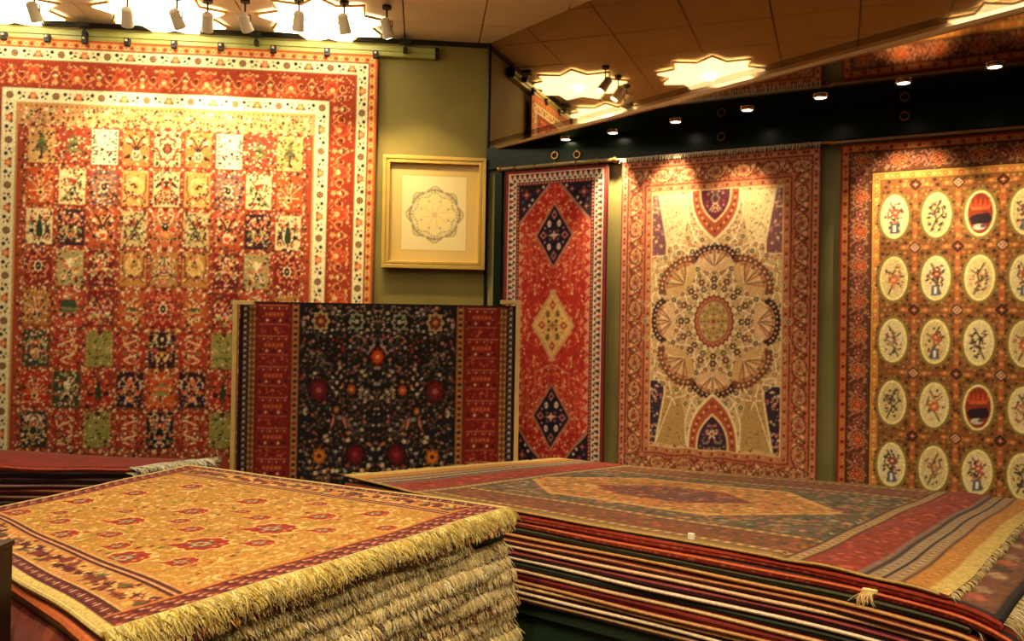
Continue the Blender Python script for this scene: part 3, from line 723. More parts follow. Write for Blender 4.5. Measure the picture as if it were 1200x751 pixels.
def rug_dark():
    W, H = 326, 290
    c = Cv(W, H, '1b1618', 3)
    c.no_mirror(); ORN = 'a86c38'
    c.mirror_x()
    c.rect(0, 0, 3, H, '44201a'); c.rect(3, 12 - 12, 12, H, '1c161c'); c.rect(12, 0, 20, H, ORN); c.rect(20, 0, 62, H, '7c1e18'); c.rect(62, 0, 71, H, ORN)
    for y in range(0, H, 7):
        c.flower(7.5, y + 2, 2, 'b8a890', 5, .2); c.flower(6, y + 5, 1, '8c3c34'); c.flower(10, y + 5, 1, '6c5c50')
        c.flower(16, y + 3, 2.2, '2c1c1c', 4, .2); c.flower(16, y + 3, .8, 'dcb070'); c.flower(66.5, y + 3, 2.2, '2c1c1c' if (y // 7) % 2 else '6a3020', 4, .2); c.flower(66.5, y + 6.5, 1.2, 'dca860')
        c.flower(13.2, y + 6.5, .9, 'd8a868'); c.flower(18.8, y + 6.5, .9, 'd8a868')
    for x in (12, 20, 62, 71): c.line([(x, 0), (x, H)], 1, '2a1414')
    R = random.Random(21)
    for b in range(0, 8):
        y = 4 + b * 36
        c.rect(24, y, 58, y + 1.4, 'b87450'); 
        for k in range(8): c.flower(25.5 + k * 4.3, y + 4, 1.2, 'd09870' if k % 2 else '8c3c30')
        c.rect(30, y + 8, 53, y + 14, '9c3c20'); 
        for k in range(5): c.flower(32 + k * 4.6, y + 11, 1.3, 'c87444')
        for k in range(5): c.flower(26 + k * 7.4, y + 18, 1.7, 'dcb898' if k % 2 else '2c1a20', 5, .2)
        c.rect(24, y + 22, 58, y + 23.2, 'a86040'); c.sprinkle(24, y + 24, 58, y + 34, 26, ['b04c30', '5c1814', 'c86840', 'a83828'], .7, 1.3, b, 1.6)
    for k in range(150): c.flower(R.uniform(21, 61), R.uniform(0, H), .8, R.choice(['b05c3c', '54140f', 'cc8c5c']))
    # dark floral field
    x0, x1, cx = 72, W / 2, W / 2
    c.sprinkle(x0, 0, x1, H, 1100, ['6c3c34', '4c5038', '8c5c4c', '786858', '40382c', '8c2c24', '5c4c4c', 'a87c5c'], .8, 1.7, 2, 1.8)
    for i in range(60):
        x, y = R.uniform(x0 + 3, x1), R.uniform(4, H - 4)
        c.line([(x, y), (x + R.uniform(-8, 8), y + R.uniform(-9, 9)), (x + R.uniform(-8, 8), y + R.uniform(4, 14))], .9, R.choice(['4c5438', '5c4838', '706048']))
    for i in range(230):
        x, y = R.uniform(x0 + 2, x1), R.uniform(2, H - 2)
        c.flower(x, y, R.uniform(1.3, 2.4), R.choice(['b89078', 'c0b090', '98504c', 'a89898', 'b8683c', '8c7868']), 5, .25)
    def blossom(x, y, r, a, b, e):
        c.flower(x, y, r + 2.4, '14100f'); c.flower(x, y, r, a, 8, .12, ry=r * 1.2); c.flower(x, y, r * .68, b, 7, .12, ry=r * .8); c.flower(x, y, r * .3, e)
    blossom(cx - 67, 22, 10, 'b09868', '6c2c20', 'c08040'); blossom(cx - 25, 22, 9, '8c9070', '281c18', 'b8b090')
    blossom(cx, 63, 8, '8c2414', 'c84c1c', 'e8a04c'); blossom(cx - 68, 103, 11, '541418', '701c20', 'a06050'); blossom(cx - 66, 180, 8.5, '8c5424', 'd07828', '4c2010')
    blossom(cx - 24, 178, 10, '541016', '701420', '903838'); blossom(cx - 30, 102, 5.5, '8c4020', 'b8582c', 'd8a068'); blossom(cx - 47, 126, 4, '7c4828', 'a8602c', 'd8a068')
    for k in range(4):
        c.flower(cx - 52 + 5 * (k % 2), 88 + 6 * k, 2.4, 'd0b8a0', ry=1.3, rot=.8); c.flower(cx - 42 - 5 * (k % 2), 88 + 6 * k, 2.4, 'd0b8a0', ry=1.3, rot=-.8)
    c.poly([(cx - 54, 150), (cx - 52, 136), (cx - 49, 133), (cx - 49, 142)], 'c0705c'); c.poly([(cx - 34, 150), (cx - 36, 136), (cx - 39, 133), (cx - 39, 142)], 'c0705c')
    for a in range(14):
        t = a * .45; c.flower(cx - 3 - 19 * abs(math.cos(t)), 96 + 14 * math.sin(t), 1.8, ['d8c4a4', 'b07864', '98a084'][a % 3], ry=1.2, rot=t)
    for x, y in ((cx - 57, 162), (cx - 33, 162), (cx - 50, 198), (cx - 45, 198), (cx - 8, 190), (cx - 60, 198), (cx - 70, 200), (cx - 16, 196)): c.flower(x, y, 2.6, 'd8bc98', 5, .25)
    for k in range(24): c.flower(cx - R.uniform(0, 36), R.uniform(2, 44), 1.5, R.choice(['d0b8a0', 'b88c78', '8c9874']), ry=1, rot=R.uniform(0, 3))
    c.no_mirror(); c.rect(0, 0, W, 2.4, '2c1a18'); c.speckle(.09)
    return c

def rug_gold(botehs):
    """gold rug strewn with red botehs; u runs along the fringed end, v away from it"""
    W, H = 380, 430
    c = Cv(W, H, 'c08c3a', 2)
    R = random.Random(31)
    c.sprinkle(0, 0, W, H, 5200, ['d8a44c', 'e0b464', 'bc8434', 'd09444', 'b08c34', 'e8c078', 'c8803c'], 1.2, 2.6, 8, 2.4)
    for i in range(420):
        x, y = R.uniform(0, W), R.uniform(0, H); c.flower(x, y, R.uniform(1.8, 3.2), R.choice(['b8481c', '7c2818', '6c7038', 'e8c888', '8c3018', 'e0b060']), 5, .25)
    for i in range(200):
        x, y = R.uniform(0, W), R.uniform(0, H); c.vine(x, y, x + R.uniform(15, 30), y + R.uniform(-20, 20), 3, 1.2, 1.4, R.choice(['ecc880', '8c7c38', 'b86830']))
    for (x, y, sc) in botehs:
        c.push(x, y, -0.98, sc)
        c.flower(0, 0, 20, 'ecc070', 10, .09, ry=17.5); c.flower(0, 0, 17, 'a82c18', 10, .08, ry=15); c.poly([(-10, -9), (-27, -3), (-10, 6)], 'a82c18')
        c.flower(-2, 0, 9.5, '6c5444', 7, .15, ry=8.0); c.flower(-2, 0, 6.5, 'c0a478', 6, .2, ry=5.4); c.flower(-2, 0, 2.8, 'a83828')
        for k in range(9):
            a = k * .698; c.flower(12.5 * math.cos(a), 8.6 * math.sin(a), 1.6, ['e0a060', '701c14'][k % 2])
        c.pop()
    def wide(x0, x1, vert):     # broad floral border
        for i in range(0, 72):
            t = i * 6
            m = (x0 + x1) / 2
            P = (lambda a, b: (a, b)) if vert else (lambda a, b: (b, a))
            for cl, r, o in ((R.choice(['5c181c', '8c4424', '7c2820', '441418']), 4.8, R.uniform(-6, 6)), (R.choice(['d88c38', '7c3028', 'e0b468', '5c6038']), 4.2, R.uniform(-10, 10)), (R.choice(['ecc888', '54181c']), 2.4, R.uniform(-12, 12))):
                x, y = P(m + o, t + R.uniform(-3, 3)); c.flower(x, y, r, cl, 6, .22)
            x, y = P(m, t + 5); x2, y2 = P(m + R.choice((-10, 10)), t + 12); c.line([(x, y), (x2, y2)], 1.6, R.choice(['e4bc78', '5c1c1c', 'ecc890']))
    # side edges (u = 0 and u = W): cream selvedge, dark red chequer, broad border, double dark line
    for q in (0, 1):
        X = (lambda x: x) if q == 0 else (lambda x: W - x)
        c.rect(min(X(0), X(64)), 0, max(X(0), X(64)), H, 'c88c48')
        c.rect(min(X(0), X(7)), 0, max(X(0), X(7)), H, 'dcc074'); c.rect(min(X(7), X(19)), 0, max(X(7), X(19)), H, '54161c')
        for i in range(0, 90):
            c.flower(X(13), i * 4.9, 3.4 if i % 3 else 1.6, ['dca884', '8c2c28', 'e4b890'][i % 3], ry=1.3, rot=.3)
        wide(X(22), X(48), True)
        for a, b, cl in ((19, 20.6, 'e0b878'), (50, 53, '4c141a'), (53, 55.5, 'd8a070'), (55.5, 59, '54161c'), (59, 60.5, 'e0b468')):
            c.rect(min(X(a), X(b)), 0, max(X(a), X(b)), H, cl)
    # ends
    for q in (0, 1):
        Y = (lambda y: y) if q == 0 else (lambda y: H - y)
        c.rect(8, min(Y(0), Y(26)), W - 8, max(Y(0), Y(26)), '6c2420')
        for i in range(0, 96):
            for k in range(3): c.flower(10 + i * 3.8, Y(5 + k * 6.5) + (i % 2) * 1.5, 1.9, ['c87c5c', '8c2c24', '3c1418', 'd8a078'][(i + k) % 4], 5, .2)
        c.rect(8, min(Y(24), Y(27)), W - 8, max(Y(24), Y(27)), 'c87838')
    c.frame(0, 3, 'd8bc70'); c.speckle(.10)
    return c

def rug_tribal():
    """long rug with a gold hexagon on dark blue-green ground; u along the rug, v across"""
    W, H = 460, 270
    c = Cv(W, H, '5c5038', 2)
    R = random.Random(41)
    c.sprinkle(0, 0, W, H, 5200, ['5c6050', '34383c', '8c5440', '7c6c54', 'a87850', '64685c', '9c9070', 'a85840', 'ac8c5c'], 1.1, 2.3, 9, 1.9)
    for i in range(260): c.flower(R.uniform(0, W), R.uniform(0, H), R.uniform(2.2, 3.6), R.choice(['a44c34', '64705c', 'c09864', '343844', '844038', 'b09470']), 6, .25)
    # hexagon
    hexa = lambda x0, x1, hh, tp: [(x0, H / 2), (x0 + tp, H / 2 - hh), (x1 - tp, H / 2 - hh), (x1, H / 2), (x1 - tp, H / 2 + hh), (x0 + tp, H / 2 + hh)]
    c.poly(hexa(76, 352, 62, 72), 'd0a058'); c.poly(hexa(84, 344, 57, 68), 'b88040')
    for i in range(1500):
        x, y = R.uniform(84, 344), R.uniform(H / 2 - 57, H / 2 + 57)
        if abs(y - H / 2) < 57 * min(1, min(x - 80, 348 - x) / 68): c.flower(x, y, R.uniform(1.4, 2.8), R.choice(['d8a458', 'e0b878', 'b06834', '8c6c38', 'c88c44', 'cc6840', '6c5434']), 5, .2)
    c.poly(hexa(146, 284, 30, 40), '8c3a28'); c.poly(hexa(154, 276, 25, 36), '6c3c34')
    for i in range(260):
        x, y = R.uniform(150, 280), R.uniform(H / 2 - 26, H / 2 + 26)
        if abs(y - H / 2) < 26 * min(1, min(x - 146, 284 - x) / 40): c.flower(x, y, R.uniform(1.3, 2.4), R.choice(['b85838', '3c3438', 'c88858', '8c3028', '6c5c58']), 5, .2)
    # borders along the sides
    for q in (0, 1):
        Y = (lambda y: y) if q == 0 else (lambda y: H - y)
        for a, b, cl in ((0, 6, '94743c'), (6, 8, '543820'), (8, 14, 'b08c50'), (14, 16, '6c2c1c'), (16, 44, '7c4426'), (44, 46, '3c2420'), (46, 53, 'a88450'), (53, 55, '48281c')):
            c.rect(0, min(Y(a), Y(b)), W, max(Y(a), Y(b)), cl)
        for i in range(120): c.flower(i * 4, Y(11), 1.5, ['5c3420', 'd0a468'][i % 2]); c.flower(i * 4, Y(49.5), 1.6, ['5c3c28', 'd0a060'][i % 2])
        for i in range(340): c.flower(R.uniform(0, W), Y(R.uniform(17, 43)), R.uniform(1.2, 2.6), R.choice(['a4502c', '6c2c1c', 'a87848', '5c4428', '9c6034', '4c4430']), 5, .2)
    # ends
    for q in (0, 1):
        X = (lambda x: x) if q == 0 else (lambda x: W - x)
        for a, b, cl in ((0, 10, 'd0b468'), (10, 22, 'bc8038'), (22, 24, '5c3420'), (24, 32, 'a08460'), (32, 34, '2c2020'), (34, 41, '9c8468'), (41, 43.5, '302020'), (43.5, 47, '84685c'), (47, 76, '8c3020'), (76, 78, '4c2418'), (78, 86, 'a88858'), (86, 88, '4c2c20')):
            c.rect(min(X(a), X(b)), 0, max(X(a), X(b)), H, cl)
        for i in range(220): c.flower(X(R.uniform(48, 75)), R.uniform(0, H), R.uniform(1.2, 2.4), R.choice(['b04030', '7c1c18', 'c05c40', 'a83828']), 5, .2)
        for i in range(90):
            c.flower(X(28), i * 3.2, 1.2, ['6c5444', 'c8a880'][i % 2]); c.flower(X(37.5), i * 3.2, 1.2, ['6c5444', 'b89c78'][i % 2]); c.flower(X(82), i * 3.2, 1.3, ['5c4030', 'd8b078'][i % 2]); c.flower(X(15), i * 3.2, 1, ['d09848', 'a86c30'][i % 2])
    c.speckle(.10)
    return c

def rug_small(ground, border, accents, seed, W=120, H=150):
    c = Cv(W, H, ground, 2)
    c.sprinkle(0, 0, W, H, 900, accents, 1.0, 2.4, seed, 1.8)
    c.frame(0, 3, '1e1618'); c.frame(3, 18, border)
    c.around(10, 8, lambda i: c.flower(0, 0, 3, accents[i % len(accents)], 6, .2))
    c.frame(17, 18.5, '241818'); c.speckle(.1)
    return c

def print_ornament():
    W, H = 118, 132
    c = Cv(W, H, 'e8d698', 3)
    c.frame(0, 16, 'd8b868'); c.frame(16, 17, 'c8a45c')
    cx, cy = 60, 68
    c.flower(cx, cy, 35, 'a89058', 8, .08); c.flower(cx, cy, 33.6, 'dccb90', 8, .08)
    for k in range(8):
        a = k * math.pi / 4
        c.push(cx + 30 * math.cos(a), cy + 30 * math.sin(a), a + math.pi / 2)
        for j in range(7):
            t = -1.3 + 2.6 * j / 6; c.flower(9 * math.sin(t), -2.5 * math.cos(t), 1.9, ['8c8464', '9c9068', 'a88c60'][j % 3], 5, .2)
        c.flower(0, 3, 1.7, 'b07c58'); c.pop()
    for k in range(48):
        a = k * .1309; r = 27 + 2.5 * math.cos(8 * a); c.flower(cx + r * math.cos(a), cy + r * math.sin(a), 1.1, 'a09468')
    c.flower(cx, cy, 25.5, 'e6d28c', 8, .09)
    for k in range(8):
        a = k * math.pi / 4 + .39; c.line([(cx + 6 * math.cos(a), cy + 6 * math.sin(a)), (cx + 17 * math.cos(a + .2), cy + 17 * math.sin(a + .2))], .8, 'd0b070'); c.flower(cx + 19 * math.cos(a), cy + 19 * math.sin(a), 1.5, 'c4966c', 5, .2)
    c.flower(cx, cy, 4, 'd8b478', 8, .2)
    return c
# ------------------------------------------------------------------ the room
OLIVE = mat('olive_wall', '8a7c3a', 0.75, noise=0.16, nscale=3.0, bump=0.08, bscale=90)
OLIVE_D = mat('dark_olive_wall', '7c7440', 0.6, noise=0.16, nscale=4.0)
TILE = mat('ceiling_tile', 'e8dac4', 0.7, noise=0.06, nscale=4, bump=0.1, bscale=120)
GROUT = mat('ceiling_gap', '5c4028', 0.9)
LACQ = mat('green_lacquer', '0e1c11', 0.3, noise=0.2, nscale=3, spec=.2)
RAILG = mat('green_rail', 'a0a050', 0.35, noise=0.1)
BLACKM = mat('black_metal', '181612', 0.45, metal=0.3)
GREYM = mat('grey_metal', 'ccbc9c', 0.5)
BRASS = mat('brass', 'b88a40', 0.3, metal=0.9)
GILT = mat('gilt', 'd8b458', 0.35, metal=0.45, noise=0.08)
PALEW = mat('pale_wood', 'd8b870', 0.5, noise=0.12, nscale=12)
DARKW = mat('dark_wood', '241610', 0.5, noise=0.3, nscale=14)
FLOORM = mat('floor_carpet', '7a5a40', 0.95, noise=0.25, nscale=30)
CREAM = mat('cream_wool', 'd8c68c', 0.95, noise=0.22, nscale=60)
YEL = mat('yellow_fringe', 'd8bf68', 0.95, noise=0.25, nscale=50)
STAR = mat('star_light', 'fff0c8', 0.5, emit=STAR_EMIT)
BULB = mat('bulb', 'fff4d8', 0.5, emit=60)
LENS = mat('lamp_lens', 'fff0cc', 0.3, emit=25)
MIRR = mat('smoked_mirror', 'b89c78', 0.03, metal=1.0)
DMIRR = mat('dark_mirror', 'b09878', 0.05, metal=1.0)

fl = MB().box((0, 1.5, -0.05), (5.2, 0, 0), (0, 5.4, 0), (0, 0, 0.05)).build('floor', FLOORM); fl['kind'] = 'structure'
def wallslab(name, p, d, n, L, z0, z1, m):
    p = Vector(p); o = MB().prism([p + Z * z0, p + d * L + Z * z0, p + d * L - n * 0.12 + Z * z0, p - n * 0.12 + Z * z0], Z * (z1 - z0)).build(name, m)
    o['kind'] = 'structure'; return o
wl = wallslab('wall_left', CORNER, DL, NL, 5.0, 0, CEIL + .1, OLIVE)
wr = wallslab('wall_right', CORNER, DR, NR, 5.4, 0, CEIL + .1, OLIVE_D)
wallslab('wall_back', (-5.2, -3.2, 0), X0, Vector((0, 1, 0)), 10.4, 0, CEIL + .1, OLIVE)
wallslab('wall_west', (-5.05, -3.2, 0), Vector((0, 1, 0)), X0, 8.0, 0, CEIL + .1, OLIVE)
wallslab('wall_east', (4.5, -3.2, 0), Vector((0, 1, 0)), -X0, 6.3, 0, CEIL + .1, OLIVE)
# corner bead
e = MB().tube([CORNER + NL * .012 - DL * .004, CORNER + NL * .012 - DL * .004 + Z * SOFF, CORNER + NL * .012 - DL * .004 + Z * CEIL], .011, 6).build('trim_1', BLACKM); e['kind'] = 'structure'
# baseboards
for nm, p, d, n, L in (('baseboard_left', CORNER, DL, NL, 4.9), ('baseboard_right', CORNER, DR, NR, 5.3)):
    o = MB().prism([p + n * .001, p + d * L + n * .001, p + d * L + n * .016, p + n * .016], Z * .1).build(nm, DARKW); o['kind'] = 'structure'

# ceiling: slab with recessed joints between square tiles
ce = MB().box((0, 1.5, CEIL + .06), (5.2, 0, 0), (0, 5.4, 0), (0, 0, 0.045)).build('ceiling', GROUT); ce['kind'] = 'structure'
E1, E2 = -DL, NL            # along the left wall, into the room
SB = Vector((-1.13, 4.97, 0))
PT = 0.93 / 2
tile_me = None
org = SB + E1 * (PT / 2) + E2 * (PT / 2)
for i in range(-8, 8):
    for j in range(-3, 15):
        c = org + E1 * (i * PT) + E2 * (j * PT)
        d = (c - CORNER)
        # inside the room: in front of the left wall and of the mirror
        if d.dot(NL) < PT * .2 or (d.dot(NM) < -.35) or c.x < -4.6 or c.x > 4.2 or c.y < -2.4: continue
        if tile_me is None:
            h = PT / 2 - 0.004
            o = MB().prism([E1 * h + E2 * h, -E1 * h + E2 * h, -E1 * h - E2 * h, E1 * h - E2 * h], Z * .022).build('ceiling_tile', TILE)
            tile_me = o.data
        else:
            o = bpy.data.objects.new('ceiling_tile', tile_me); C.objects.link(o)
        o.location = c + Z * (CEIL - .004 + rnd.uniform(-.0015, .0015)); o.parent = ce

# soffit over the right wall: dark mirrored underside, smoked mirror fascia
SL = 5.0
SO = MB().prism([CORNER + Z * SOFF, CORNER + DR * SL + Z * SOFF, CORNER + DM * SL + Z * SOFF], Z * .05).build('soffit_mirror', DMIRR); SO['kind'] = 'structure'
ta, tb = CORNER + NM * .0, CORNER + DM * SL
FA = MB()
FA.prism([ta + Z * (SOFF + .02), tb + Z * (SOFF + .02), tb - NM * .02 + Z * (SOFF + .02), ta - NM * .02 + Z * (SOFF + .02)], Z * (CEIL - SOFF + .02))
o = FA.build('mirror_fascia', MIRR); o['kind'] = 'structure'
o = MB().prism([ta + Z * (SOFF - .012) + NM * .003, tb + Z * (SOFF - .012) + NM * .003, tb - NM * .02 + Z * (SOFF - .012), ta - NM * .02 + Z * (SOFF - .012)], Z * .016).build('trim_2', mat('gilt_edge', '8c6430', .4, metal=.4)); o['kind'] = 'structure'
# lacquered board under the soffit, along the right wall
o = MB().prism([CORNER + NR * .002 + DR * .03 + Z * (SOFF - .135), CORNER + NR * .002 + DR * SL + Z * (SOFF - .135), CORNER + NR * .045 + DR * SL + Z * (SOFF - .135), CORNER + NR * .045 + DR * .03 + Z * (SOFF - .135)], Z * .134).build('trim_3', LACQ); o['kind'] = 'structure'
# slim dark posts / battens between the hangings
for t, m_ in ((.08, LACQ),):
    p = CORNER + DR * t
    o = MB().prism([p + NR * .002, p + DR * .05 + NR * .002, p + DR * .05 + NR * .03, p + NR * .03], Z * 2.53).build('trim_4', m_); o['kind'] = 'structure'

# ------------------------------------------------------------------ lamps
def star_poly(c, R, r, n=9, rot=0.0):
    return [c + (E1 * math.cos(rot + k * math.pi / n) + E2 * math.sin(rot + k * math.pi / n)) * (R if k % 2 == 0 else r) for k in range(2 * n)]
star_label = {}
def star_light(c, label):
    z = Z * (CEIL - .012)
    t = empty('star_ceiling_light', c + z, label, 'ceiling light', 'star ceiling lights')
    MB().prism(star_poly(c + z - Z * .022, .365, .26, 9, .17), Z * .016).build('glowing_star', STAR, t)
    pts = star_poly(c + z - Z * .010, .388, .28, 9, .17); b = MB()
    for k in range(18):
        b.tube([pts[k], pts[(k + 1) % 18]], .008, 5)
    b.build('star_rim', GILT, t)
    MB().tube([c + z - Z * .022, c + z - Z * .05], [.035, .028], 12).build('bulb', BULB, t)
    return t
P_ = 0.92
k_ = 0
for i, j, lb in ((0, 0, 'glowing star-shaped ceiling light nearest the picture frame, above the spotlights'),
              (-1, 0, 'glowing star-shaped ceiling light left of centre, over the middle of the garden rug'),
              (-2, 0, 'glowing star-shaped ceiling light at the far left corner of the ceiling')):
    star_light(SB + E1 * (i * P_) + E2 * (j * P_ - .03), lb)
ORD = ['first', 'second', 'third', 'fourth', 'fifth', 'sixth']
for r_, row in enumerate((((0, 1), (-1, 1), (-2, 1)), ((-1.2, 2), (-2.2, 2)), ((.55, 2.9), (-.5, 3.1), (-1.7, 3.1)), ((1.9, 4), (.6, 4.2), (-1, 4.4)), ((2.2, 5.2), (.9, 5.4), (-.4, 5.4), (-1.7, 5.5)))):  # mostly unseen stars added for their light, a few show in the mirror
    for c_, (i, j) in enumerate(row):
        star_light(SB + E1 * (i * P_) + E2 * (j * P_), 'star-shaped ceiling light in part-added rows, %s row from the garden rug, %s from the mirror' % (ORD[r_ + 1], ORD[c_]))

def spot_data(name, W, size, blend, soft=.03, col=WARM):
    l = bpy.data.lights.new(name, 'SPOT'); l.energy = W; l.spot_size = size; l.spot_blend = blend; l.color = col; l.shadow_soft_size = soft
    return l
def aim(o, d): o.rotation_euler = Vector(d).to_track_quat('-Z', 'Y').to_euler()

def track_spot(p, target, label, W=TRACK_W, size=1.05, sc=1.0, ceilz=CEIL - .02):
    p = Vector(p); d = (Vector(target) - p).normalized()
    t = empty('track_spotlight', (p.x, p.y, ceilz), label, 'spotlight', 'ceiling spotlights')
    MB().tube([(p.x, p.y, ceilz), (p.x, p.y, ceilz - .018)], .026, 14).build('mounting_plate', BLACKM, t)
    MB().tube([(p.x, p.y, ceilz - .018), (p.x, p.y, p.z + .03)], .0055, 6).build('stem', BLACKM, t)
    a = p - d * .045; b = p + d * .05
    hs = MB().tube([a - d * .008, a, p, b], [.018 * sc, .027 * sc, .029 * sc, .033 * sc], 16).build('lamp_housing', GREYM, t, smooth=True)
    s_ = Vector((d.y, -d.x, 0)).normalized()
    MB().tube([p + s_ * .034, p + s_ * .034 + Z * .035, p + Z * .045, p - s_ * .034 + Z * .035, p - s_ * .034], .0035, 5).build('bracket', BLACKM, t)
    MB().tube([b - d * .002, b + d * .003], .024 * sc, 14).build('lens', LENS, hs)
    l = bpy.data.objects.new('lamp_beam', spot_data('track_beam', W, size, .8)); C.objects.link(l); l.parent = t
    bpy.context.view_layer.update(); l.matrix_parent_inverse = t.matrix_world.inverted()
    l.location = b + d * .03; aim(l, d)
    return t
fc_guess = on_plane(500, 235, CORNER + NL * .05, NL)
tr_names = ['outermost on the left', 'left end of the bright star', 'middle of the left star', 'at the right edge of the left star', 'between the two bright stars', 'left half of the right star', 'right half of the right star', 'rightmost, past the right star']
for k, (px, py) in enumerate(((40, 14), (149, 20), (207, 22), (243, 26), (287, 26), (350, 25), (403, 28), (453, 33))):
    z = EYE + 1.655; p = at_z(px, py, z)
    q = p + DL * (.15 if k % 2 else -.2); tgt = Vector((q.x, q.y, 0)) + (-NL) * 0.62 + Z * (2.55 if k in (1, 2, 3, 4) else 2.2)
    if k == 7: tgt = fc_guess
    track_spot(p, tgt, 'small grey cylinder spotlight on the ceiling, ' + tr_names[k], W=TRACK_W * (1.25 if k in (1, 2, 3) else .8 if k in (0, 7) else 1.0))
# added unseen spots near the camera, brightening the fronts of the piles
for k, (p, tg, W_, lb) in enumerate((((-.55, .75, 3.2), (-.55, 2.75, .5), 160, 'added unseen grey spotlight near the camera aimed at the front left rug pile'),
        ((.55, .55, 3.2), (.5, 2.95, .5), 150, 'added unseen grey spotlight near the camera aimed at the middle of the room'),
        ((1.5, .4, 3.2), (1.6, 2.7, .55), 190, 'added unseen grey spotlight near the camera aimed at the right rug pile'))):
    track_spot(p, tg, lb, W=W_, size=1.1)

# downlights let into the mirrored soffit
dl_pts = [(.30, 5.04), (.557, 4.85), (.86, 4.57), (1.17, 4.30), (1.45, 4.05), (1.725, 3.79), (1.99, 3.54), (2.26, 3.28), (2.53, 3.02)]
dl_lab = ['near the room corner', 'over the tall red runner', 'left part over the pink dome rug', 'middle of the pink dome rug', 'right edge of the pink dome rug', 'left column of the oval rug', 'third column of the oval rug', 'off the right edge', 'farthest right']
# downlight light: (power, tilt target along the right wall t, height)
dl_aim = [None, (0.86, 1.75, 2.4), (1.18, 2.15, 1.3), (1.55, 2.0, .75), None, (2.46, 2.1, 1.7), (2.95, 1.9, 1.0), (3.4, 2.0, 1), None]
for k, (x, y) in enumerate(dl_pts):
    t = empty('soffit_downlight', (x, y, SOFF), 'small round halogen downlight in the mirrored soffit, ' + dl_lab[k], 'downlight', 'soffit downlights')
    c = Vector((x, y, SOFF))
    MB().torus(c - Z * .005, X0, Vector((0, 1, 0)), .032, .006, 20, 6).build('chrome_ring', mat('chrome', 'd8d0c0', .2, metal=1.0), t, smooth=True)
    MB().tube([c - Z * .001, c - Z * .006], .027, 16).build('lens', LENS, t)
    if dl_aim[k]:
        tt, hz_, f = dl_aim[k]
        tg = CORNER + DR * tt + Z * hz_
        l = bpy.data.objects.new('downlight_beam', spot_data('soffit_beam', DOWN_W * f, 1.05, .85, .02)); C.objects.link(l); l.parent = t
        bpy.context.view_layer.update(); l.matrix_parent_inverse = t.matrix_world.inverted()
        l.location = c - Z * .03; aim(l, tg - c)

# ------------------------------------------------------------------ hanging rugs
def grid_quads(nx, ny):
    i = np.arange(nx)[None, :]; j = np.arange(ny)[:, None]
    a = j * (nx + 1) + i
    return np.stack([a, a + 1, a + nx + 2, a + nx + 1], -1).reshape(-1, 4)
def field_mask(cv, nx, ny, bx, by):
    """which grid cells belong to the field inside the border"""
    x = (np.arange(nx) + .5) / nx * cv.w; y = (np.arange(ny) + .5) / ny * cv.h
    return ((x[None, :] > bx) & (x[None, :] < cv.w - bx) & (y[:, None] > by) & (y[:, None] < cv.h - by)).reshape(-1)

def hung_rug(name, label, cv, TL, right, n, w, h, bx, by, group=None, waves=.006, thick=.011, dens=1.0, nwave=4, lean=0.0):
    """w x h metres; TL = top left corner of the face; lean = sideways drift of the lower edge"""
    TL, right, n = Vector(TL), Vector(right), Vector(n)
    t = empty(name, TL + right * w / 2 - Z * h, label, 'rug', group)
    nx, ny = int(cv.w * dens), int(cv.h * dens)
    U, V = np.meshgrid(np.linspace(0, 1, nx + 1), np.linspace(0, 1, ny + 1))
    off = waves * (np.sin(U * nwave * 6.283 + 1.3 * V) * (.35 + .65 * V) + .5 * np.sin(U * 3.1 * nwave + 4 * V))
    hem = .004 * np.sin(U * 37) * V
    P = np.array(TL)[None, None] + U[..., None] * w * np.array(right) + (V * -h + hem)[..., None] * np.array((0, 0, 1.0)) + (V * lean)[..., None] * np.array(right) + off[..., None] * np.array(n)
    cols = cv.sample(nx, ny).reshape(-1, 3); Q = grid_quads(nx, ny)[:, ::-1]
    # make faces point along n
    P = P.reshape(-1, 3)
    a, b, c = P[Q[0, 0]], P[Q[0, 1]], P[Q[0, 2]]
    if np.dot(np.cross(b - a, c - a), np.array(n)) < 0: Q = Q[:, ::-1]
    mk = field_mask(cv, nx, ny, bx, by)
    np_mesh('rug_field', P, Q[mk], cols, parent=t)
    np_mesh('rug_border', P, Q[~mk], cols, parent=t)
    # plain woven back and closed edges
    mx, my = 40, 40
    U, V = np.meshgrid(np.linspace(0, 1, mx + 1), np.linspace(0, 1, my + 1))
    off = waves * (np.sin(U * nwave * 6.283 + 1.3 * V) * (.35 + .65 * V) + .5 * np.sin(U * 3.1 * nwave + 4 * V))
    F = np.array(TL)[None, None] + U[..., None] * w * np.array(right) + (V * -h + .004 * np.sin(U * 37) * V)[..., None] * np.array((0, 0, 1.0)) + (V * lean)[..., None] * np.array(right) + off[..., None] * np.array(n)
    B = (F - np.array(n) * thick).reshape(-1, 3); F = (F - np.array(n) * .0015).reshape(-1, 3)
    Qb = grid_quads(mx, my); K = len(F)
    rim = [j * (mx + 1) for j in range(my + 1)] + [my * (mx + 1) + i for i in range(1, mx + 1)] + [j * (mx + 1) + mx for j in range(my - 1, -1, -1)] + [i for i in range(mx - 1, 0, -1)]
    side = [(rim[i], rim[(i + 1) % len(rim)], rim[(i + 1) % len(rim)] + K, rim[i] + K) for i in range(len(rim))]
    Vv = np.concatenate([F, B]); Qa = np.concatenate([Qb + K, np.array(side)])
    ec = np.array(hx('7c3a28'), dtype=np.float32); cc = np.tile(ec, (len(Vv), 1))
    np_mesh('rug_backing', Vv, Qa, cc, parent=t, smooth=False)
    return t

def wall_pt_l(px, py, off): return on_plane(px, py, CORNER + NL * off, NL)
def wall_pt_r(px, py, off): return on_plane(px, py, CORNER + NR * off, NR)

